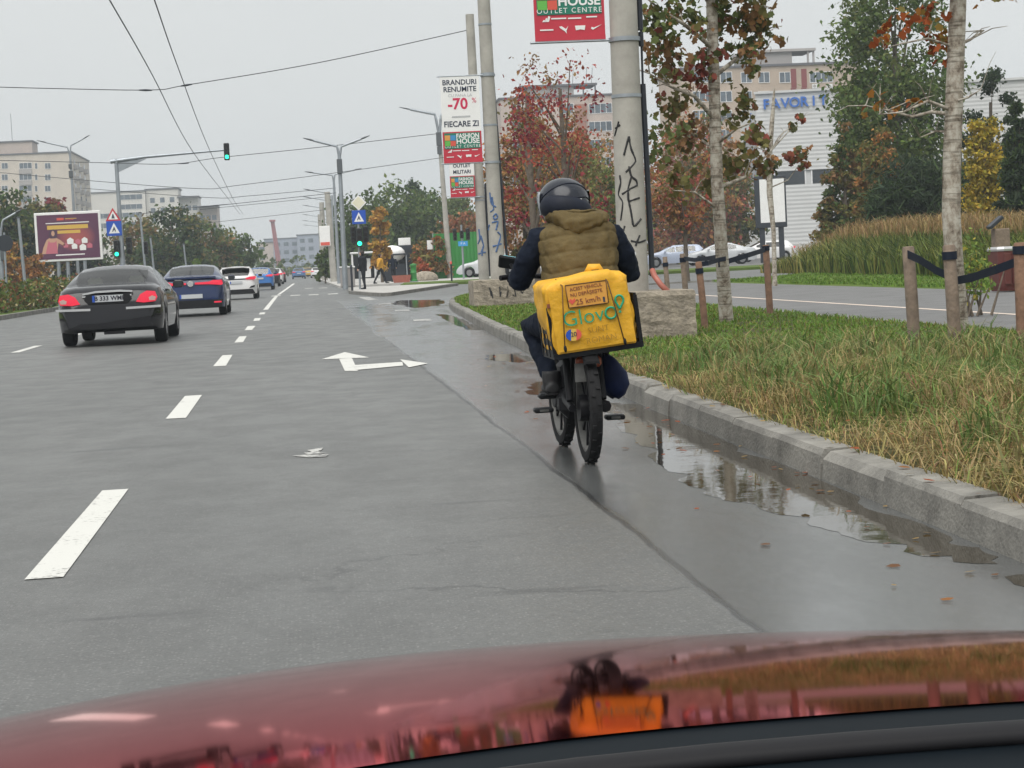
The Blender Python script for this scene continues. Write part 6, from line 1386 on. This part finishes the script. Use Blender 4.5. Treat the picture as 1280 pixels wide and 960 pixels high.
MB().tube([(x, yb - .004, z) for x, z in [tipp] + pin + [tipp]], .0062, 6, False).build('logo_pin', 'logo_green', back, True)
dc = bl(775, 389.5); MB().lathe([(.001, -.004), (.0075, -.003), (.0075, .001)], 10, (dc[0], yb - .003, dc[1]), 'y').build('logo_dot', 'logo_green', back)
q4 = [(706, 357), (757, 350.5), (760.5, 378.5), (711, 385)]
flat('speed_sticker', q4, 'sticker_orange', -.007, -.004)
for a, b_ in zip(q4, q4[1:] + q4[:1]): P0, P1 = bl(*a), bl(*b_); MB().tube([(P0[0], yb - .0075, P0[1]), (P1[0], yb - .0075, P1[1])], .0028, 6).build('sticker_edge', 'bag_seam', back, True)
tx('lettering', 'ACEST VEHICUL', .026, 'sticker_ink', 732, 358.8, y=-.0085, sx=.94); tx('lettering', 'NU DEPĂȘEȘTE', .026, 'sticker_ink', 732.5, 366, y=-.0085, sx=.94); tx('lettering', '25 km/h', .041, 'sticker_ink', 735, 375.5, y=-.0085)
flat('red_heart', [(710.5, 376.5), (713, 373.5), (715.5, 375.5), (718, 372.5), (719, 376.5), (715, 381)], 'coral', -.0095, -.0075); flat('phone_mark', [(753, 371), (755.5, 370.7), (756.5, 377), (754, 377.3)], 'ink', -.0095, -.0075)
cc_ = (717, 418.5)
for k, m in enumerate(('sign_blue', 'poster_yellow', 'coral')):
    x0, x1 = -10 + k * 6.67, -10 + (k + 1) * 6.67; xs_ = np.linspace(x0, x1, 7); up_ = [(x, 7.6 * math.sqrt(max(.0004, 1 - (x / 10) ** 2))) for x in xs_]
    flat('sticker_field', [(cc_[0] + x, cc_[1] + z - .06 * x) for x, z in up_] + [(cc_[0] + x, cc_[1] - z - .06 * x) for x, z in up_[::-1]], m, -.007, -.004)
tx('lettering', '20', .034, 'ink', 717, 418, y=-.0085)
tx('handwriting', 'SUNT', .046, 'marker_ink', 748, 411.5, bold=-.0008); tx('handwriting', 'ROMÂN', .046, 'marker_ink', 752, 423.5, bold=-.0008)
for pa, pb in (((701.5, 350), (706, 437)), ((758, 345), (780.5, 428))):
    A0, A1 = bl(*pa), bl(*pb)
    MB().tube([(A0[0] - .01, -.10, bh * 1.06), (A0[0] - .004, -bd * .96, bh * .985), (A0[0], yb - .011, A0[1] - .03), ((A0[0] + A1[0]) / 2, yb - .012, (A0[1] + A1[1]) / 2), (A1[0], yb - .010, A1[1])], .0035, 6).build('lashing_cord', 'bag_seam', bag, True)
    MB().ell((A1[0] + .002, yb - .012, A1[1] + .004), (.009, .007, .02), 8).build('cord_hook', 'black_plastic', bag, True)
# navy pannier bag on the right
pb_ = MB(); pr = []
for i, (z, wx, wy, cx_) in enumerate([(.33, .02, .03, .175), (.345, .05, .07, .175), (.40, .075, .10, .172), (.47, .07, .10, .165), (.52, .055, .08, .15), (.56, .045, .07, .135), (.575, .015, .03, .13)]):
    pr.append([(cx_ + wx * math.cos(a) * (1 + .12 * math.sin(3 * a + i)), .17 + wy * math.sin(a), z + .006 * math.sin(2 * a + i)) for a in np.linspace(0, 2 * math.pi, 20, endpoint=False)])
pnb = empty('pannier_bag', RO + Vector((0.01, 0, 0)), 0, 'sagging navy cloth bag hanging at the right side of the moped', 'bag'); pb_.rings(pr).build('sack', 'navy_bag', pnb, True); MB().tube([(.13, .12, .565), (.11, .14, .60), (.12, .2, .60), (.14, .22, .56)], [(.012, .004)] * 4, 6).build('strap', 'navy_bag', pnb, True)

# ---- rider
rider = empty('person', RO, 0, 'courier in a black helmet and olive puffer vest riding away on the moped', 'person')
b = MB(); V = Vector
b.tube([V((.03, .30, .70)), V((.03, .30, .80)), V((.035, .34, 1.0)), V((.04, .40, 1.2)), V((.035, .43, 1.31)), V((.02, .46, 1.40))], [(.13, .17), (.14, .18), (.135, .17), (.125, .195), (.10, .15), (.06, .065)], 18)
for s, sh_, el, wr_, hip, knee, ank, toe in ((-1, V((-.160, .43, 1.235)), V((-.275, .55, 1.0)), V((-.275, .77, 1.025)), V((-.07, .34, .76)), V((-.195, .74, .73)), V((-.125, .53, .43)), V((-.125, .70, .375))),
                                  (1, V((.245, .43, 1.235)), V((.355, .54, 1.015)), V((.325, .77, 1.04)), V((.13, .34, .76)), V((.225, .74, .73)), V((.135, .55, .43)), V((.14, .71, .375)))):
    b.tube([sh_ - V((s * .06, 0, 0)), sh_, sh_.lerp(el, .5) + V((s * .012, -.015, 0)), el, el.lerp(wr_, .5) + V((0, 0, -.005)), wr_], [.070, .078, .074, .066, .055, .042], 12)
    b.tube([hip, hip.lerp(knee, .5), knee, knee.lerp(ank, .45), ank], [.105, .092, .072, .062, .048], 12)
body = fused(b, 'body', 'cloth_navy', rider, .010, 5)
tw_ = bpy.data.textures.new('creases', 'CLOUDS'); tw_.noise_scale = .055; dmb = body.modifiers.new('Displace', 'DISPLACE'); dmb.texture = tw_; dmb.strength = .022; dmb.mid_level = .5; dmb.texture_coords = 'LOCAL'
for s, ank, toe in ((-1, V((-.125, .52, .43)), V((-.125, .72, .372))), (1, V((.135, .54, .43)), V((.14, .73, .372)))):
    f = MB(); f.tube([ank + V((0, 0, .05)), ank + V((0, 0, -.01)), ank + V((0, .02, -.045))], [.056, .055, .05], 10); f.tube([ank + V((0, -.06, -.052)), ank + V((0, .05, -.045)), ank + V((0, .15, -.055)), ank + V((0, .205, -.062))], [(.03, .04), (.042, .046), (.034, .046), (.018, .03)], 10)
    sh = fused(f, 'shoe', 'shoe', rider, .008, 4); box('sole', ank + V((0, .07, -.083)), (.088, .28, .016), 'black_rubber', sh, bev=.006)
# gloves gripping the bar
for s, wr_ in ((-1, V((-.275, .77, 1.025))), (1, V((.325, .77, 1.04)))):
    g = MB(); g.tube([wr_ - V((0, .03, 0)), wr_ + V((0, .02, .01)), wr_ + V((0, .06, .018))], [(.03, .035), (.02, .042), (.016, .044)], 10)
    for k in range(4):
        x = wr_.x + (k - 1.5) * .022; ln = (.95, 1.05, 1., .85)[k]
        g.tube([V((x, wr_.y + .055, wr_.z + .02)), V((x, wr_.y + .055 + .035 * ln, wr_.z + .012)), V((x, wr_.y + .05 + .038 * ln, wr_.z - .018)), V((x, wr_.y + .05, wr_.z - .028))], [.011, .0105, .010, .009], 8)
    x = wr_.x - s * .042; g.tube([V((x, wr_.y + .01, wr_.z)), V((x - s * .012, wr_.y + .045, wr_.z - .012)), V((x, wr_.y + .075, wr_.z - .022))], [.014, .012, .009], 8)
    fused(g, 'glove', 'cloth_black', rider, .005, 3)
# quilted vest
vr = []; NZ = 64
prof = [(0, .86, .205, .165, .035, .325), (.18, .95, .205, .168, .04, .34), (.4, 1.06, .210, .168, .045, .365), (.62, 1.17, .218, .165, .045, .395), (.8, 1.26, .222, .155, .045, .415), (.87, 1.30, .205, .14, .045, .42), (.94, 1.335, .15, .115, .04, .43), (1, 1.365, .10, .09, .03, .445)]
pt_ = np.array(prof)
for i in range(NZ + 1):
    t = i / NZ; z, wx, wy, cx_, cy_ = [float(np.interp(t, pt_[:, 0], pt_[:, k])) for k in range(1, 6)]
    q = (z - .86) / .098; ph_ = q - math.floor(q); puff = (abs(math.sin(math.pi * ph_)) ** .38) * .0145 - .004 if z < 1.30 else .006
    ring_ = []
    for j in range(56):
        a = 2 * math.pi * j / 56; c_, s_ = math.cos(a), math.sin(a)
        wr = .0055 * math.sin(13 * a + 5 * math.floor(q)) * math.sin(math.pi * ph_) + .003 * math.sin(23 * a + 2.2 * math.floor(q) + z * 40)
        pf = puff * (1 - .25 * abs(c_)) + wr; e = .82
        x = (wx + pf) * math.copysign(abs(c_) ** e, c_); y = (wy + pf) * math.copysign(abs(s_) ** e, s_)
        dz = -.014 * math.sin(2 * a) - .018 * (c_ ** 2) * (1 if z > 1.24 else .3) + .006 * math.sin(4 * a + q)
        ring_.append((cx_ + x, cy_ + y, z + dz))
    vr.append(ring_)
vest = MB().rings(vr).build('puffer_vest', 'cloth_olive', rider, True)
sbv = vest.modifiers.new('Subdivision', 'SUBSURF'); sbv.levels = sbv.render_levels = 1
tv_ = bpy.data.textures.new('quilting', 'CLOUDS'); tv_.noise_scale = .035; dmv = vest.modifiers.new('Displace', 'DISPLACE'); dmv.texture = tv_; dmv.strength = .009; dmv.mid_level = .5; dmv.texture_coords = 'LOCAL'
# folded hood lying on the shoulders
hd_ = MB()
for i in range(24):
    t = i / 23; a = R(-215 + 250 * t); k = math.sin(math.pi * t)
    hd_.ell((.05 + .135 * math.cos(a), .43 + .12 * math.sin(a), 1.352 - .012 * k + .008 * math.sin(7 * t)), (.040 + .014 * k, .040 + .012 * k, .030 + .020 * k), 10)
for i in range(15):
    t = i / 14 - .5; hd_.ell((.052 + .24 * t, .300 + .10 * t * t * 4 * .35, 1.334 - .036 * (1 - 4 * t * t) + .010 * math.sin(9 * t)), (.044, .062, .042 + .030 * (1 - 4 * t * t)), 10)
hood = fused(hd_, 'hood', 'cloth_olive', vest, .009, 4)
tex_ = bpy.data.textures.new('folds', 'CLOUDS'); tex_.noise_scale = .05; dm = hood.modifiers.new('Displace', 'DISPLACE'); dm.texture = tex_; dm.strength = .028; dm.mid_level = .5
MB().tube([(.05 + .10 * math.cos(a) * 1.25, .43 + .155 * math.sin(a) , 1.375 + .004 * math.sin(5 * a)) for a in np.linspace(R(-170), R(-10), 14)], [(.006, .006)] * 14, 6).build('hood_hem', 'cloth_olive', hood, True)
# padded dark collar and helmet
cl = []
for i in range(17):
    a = R(-200 + 220 * i / 16); k = math.sin(math.pi * i / 16); c = V((-.004 + .112 * math.cos(a), .455 + .105 * math.sin(a), 1.385 + .014 * k - .02 * math.cos(a))); cl.append([c + V((math.cos(a), math.sin(a), 0)) * (.034 + .014 * k) * math.cos(q) + V((0, 0, 1)) * (.046 + .022 * k) * math.sin(q) for q in np.linspace(0, 2 * math.pi, 12, endpoint=False)])
MB().rings(cl).build('padded_collar', 'collar', rider, True)
hel = []; HC = V((-.008, .505, 1.445))
for i in range(19):
    th = math.pi * (i / 18) * .80 + .02; ring_ = []
    for j in range(36):
        a = 2 * math.pi * j / 36; sx_ = .143; sy_ = .168; sz2 = .128 if th < math.pi / 2 else .16
        ring_.append(HC + V((sx_ * math.sin(th) * math.cos(a), sy_ * math.sin(th) * math.sin(a) + .012 * math.cos(th), sz2 * math.cos(th))))
    hel.append(ring_)
helm = MB().rings(hel).build('helmet', 'helmet_black', rider, True)
# shell ridges, visor edge and small badge
for path in ([(-.95, -.25, .0), (-.7, -.6, .35), (-.1, -.72, .68), (.5, -.55, .66), (.9, -.2, .3)], [(-.2, -.95, -.12), (.3, -.93, .05), (.75, -.62, .08), (.97, -.2, -.05)]):
    P = []
    for a, b_ in zip(path, path[1:]):
        for k in range(6):
            d_ = V(a).lerp(V(b_), k / 6).normalized(); P.append(HC + V((.143 * d_.x, .168 * d_.y + .012 * d_.z, (.128 if d_.z > 0 else .16) * d_.z)) * 1.0)
    MB().tube(P, .0042, 6).build('shell_ridge', 'collar', helm, True)
vs = []
for i in range(8):
    z = -.075 + .125 * i / 7; rr = math.sqrt(max(0, 1 - (z / .17) ** 2)); vs.append([HC + V((.152 * rr * math.cos(a), .006 + .178 * rr * math.sin(a), z)) for a in np.linspace(R(-8), R(195), 26)])
vz_ = MB().rings(vs, False, close=False).build('visor', 'visor_clear', helm, True)
for i in (0, 7): MB().tube(vs[i], .0035, 6).build('visor_edge', 'visor_rim', vz_, True)
MB().tube([v[-1] for v in vs], [(.012, .006)] * 8, 6).build('visor_pivot', 'visor_rim', vz_, True)
bd_ = box('badge', HC + V((.072, -.153, -.008)), (.022, .008, .018), 'white_sheet', helm, rot=Euler((0, 0, R(24))))
fc = MB(); fc.ell(HC + V((0, .05, -.03)), (.085, .095, .115), 16); fc.ell(HC + V((0, .15, -.04)), (.014, .02, .022), 8)
face = fused(fc, 'face', 'skin', rider, .009, 3)
for s in (-1, 1): MB().ell(HC + V((s * .032, .137, .0)), (.011, .007, .007), 8).build('eye', 'hair', face, True)

# ================================================================== THE CAR THE VIEW IS TAKEN FROM: red bonnet
m = mat('paint_red', (.58, .028, .05), .05, 1.0)
m.node_tree.nodes['Principled BSDF'].inputs['Specular Tint'].default_value = (.96, .36, .40, 1)
rc = empty('red_car', (.35, 1.4, 0), 0, 'glossy red car bonnet mirroring the road and the courier', 'car')
XC, = (.35,)
def bz(x, y):
    # crown of the bonnet: height below the eye falls away forward and to the sides
    k = .076; y2, z2, s2 = 1.06, CAMH - .249, .1316
    z = z2 - s2 * (y - y2) - .5 * k * (y - y2) ** 2
    if y > 2.25: z -= .9 * (y - 2.25) ** 2
    d = x - .2; e = x - XC; return z - (.085 if d > 0 else .135) * d * d - (2.2 * (abs(e) - .66) ** 2 if abs(e) > .66 else 0)
def yrear(x): return .900 - .16 * max(0, .12 - max(x, -.2)) + .06 * max(0, min(x, .6) - .12) - .25 * max(0, x - .6) ** 2 - .2 * max(0, -.1 - x) ** 2
rows = []
for j in range(45):
    t = j / 44; row = []
    for x in np.linspace(XC - .84, XC + .84, 57):
        y0 = yrear(x); y1 = 2.85 - .35 * ((x - XC) / .84) ** 2; y = y0 + (y1 - y0) * t; row.append((x - .35, y - 1.4, bz(x, y)))
    rows.append(row)
MB().rings(rows, False, close=False).build('bonnet', 'paint_red', rc, True)
# nose, wings and front wheels below the bonnet
ed = [r_[0] for r_ in rows] + rows[-1][1:] + [r_[-1] for r_ in rows[::-1]][1:]
lw = MB(); lw.rings([ed, [(x * 1.02, y, z - .12) for x, y, z in ed], [(x * 1.03, y * 1.02, .28) for x, y, z in ed]], False, close=False); lw.build('front_bodywork', 'paint_red', rc, True, 50)
for s in (-1, 1):
    t = MB().lathe([(.2, -.1), (.29, -.105), (.315, -.06), (.32, 0), (.315, .06), (.29, .105), (.2, .1)], 24, (s * .80, .75, .32), 'x').build('wheel', 'black_rubber', rc, True, 40); MB().lathe([(.2, -.07), (.17, -.05), (.02, -.06), (.001, -.06)], 18, (s * .80, .75, .32), 'x').build('rim', 'rim', t, True, 40)
# scuttle and dashboard edge in front of the windscreen foot
mat('scuttle', (.006, .009, .012), .5, noise=(4, .2), spec=.06)
rows = []
for j in range(10):
    t = j / 9; rows.append([(x - .35, (yrear(x) + .004) * (1 - t) + .30 * t - 1.4, bz(x, yrear(x)) - .001 - .05 * t - .10 * t * t) for x in np.linspace(XC - .8, XC + .8, 40)])
MB().rings(rows, False, close=False).build('scuttle_panel', 'scuttle', rc, True)
MB().tube([(x - .35, yrear(x) - .045 - 1.4, bz(x, yrear(x)) - .004) for x in np.linspace(-.2, 1.0, 20)], [(.006, .012)] * 20, 8).build('rubber_seal', 'dark_trim', rc, True)

# ================================================================== HAZE
hz_ = box('haze', (30, 430, 24.5), (1000, 960, 51.2), 'black_plastic'); hz_['kind'] = 'stuff'
hm = bpy.data.materials.new('haze'); hm.use_nodes = True; hn = hm.node_tree.nodes; hn.clear()
ho_ = hn.new('ShaderNodeOutputMaterial'); hv = hn.new('ShaderNodeVolumePrincipled'); hv.inputs['Color'].default_value = (.80, .88, .95, 1); hv.inputs['Density'].default_value = .0006; hv.inputs['Anisotropy'].default_value = .0
hm.node_tree.links.new(hv.outputs[0], ho_.inputs['Volume']); hz_.data.materials.clear(); hz_.data.materials.append(hm)
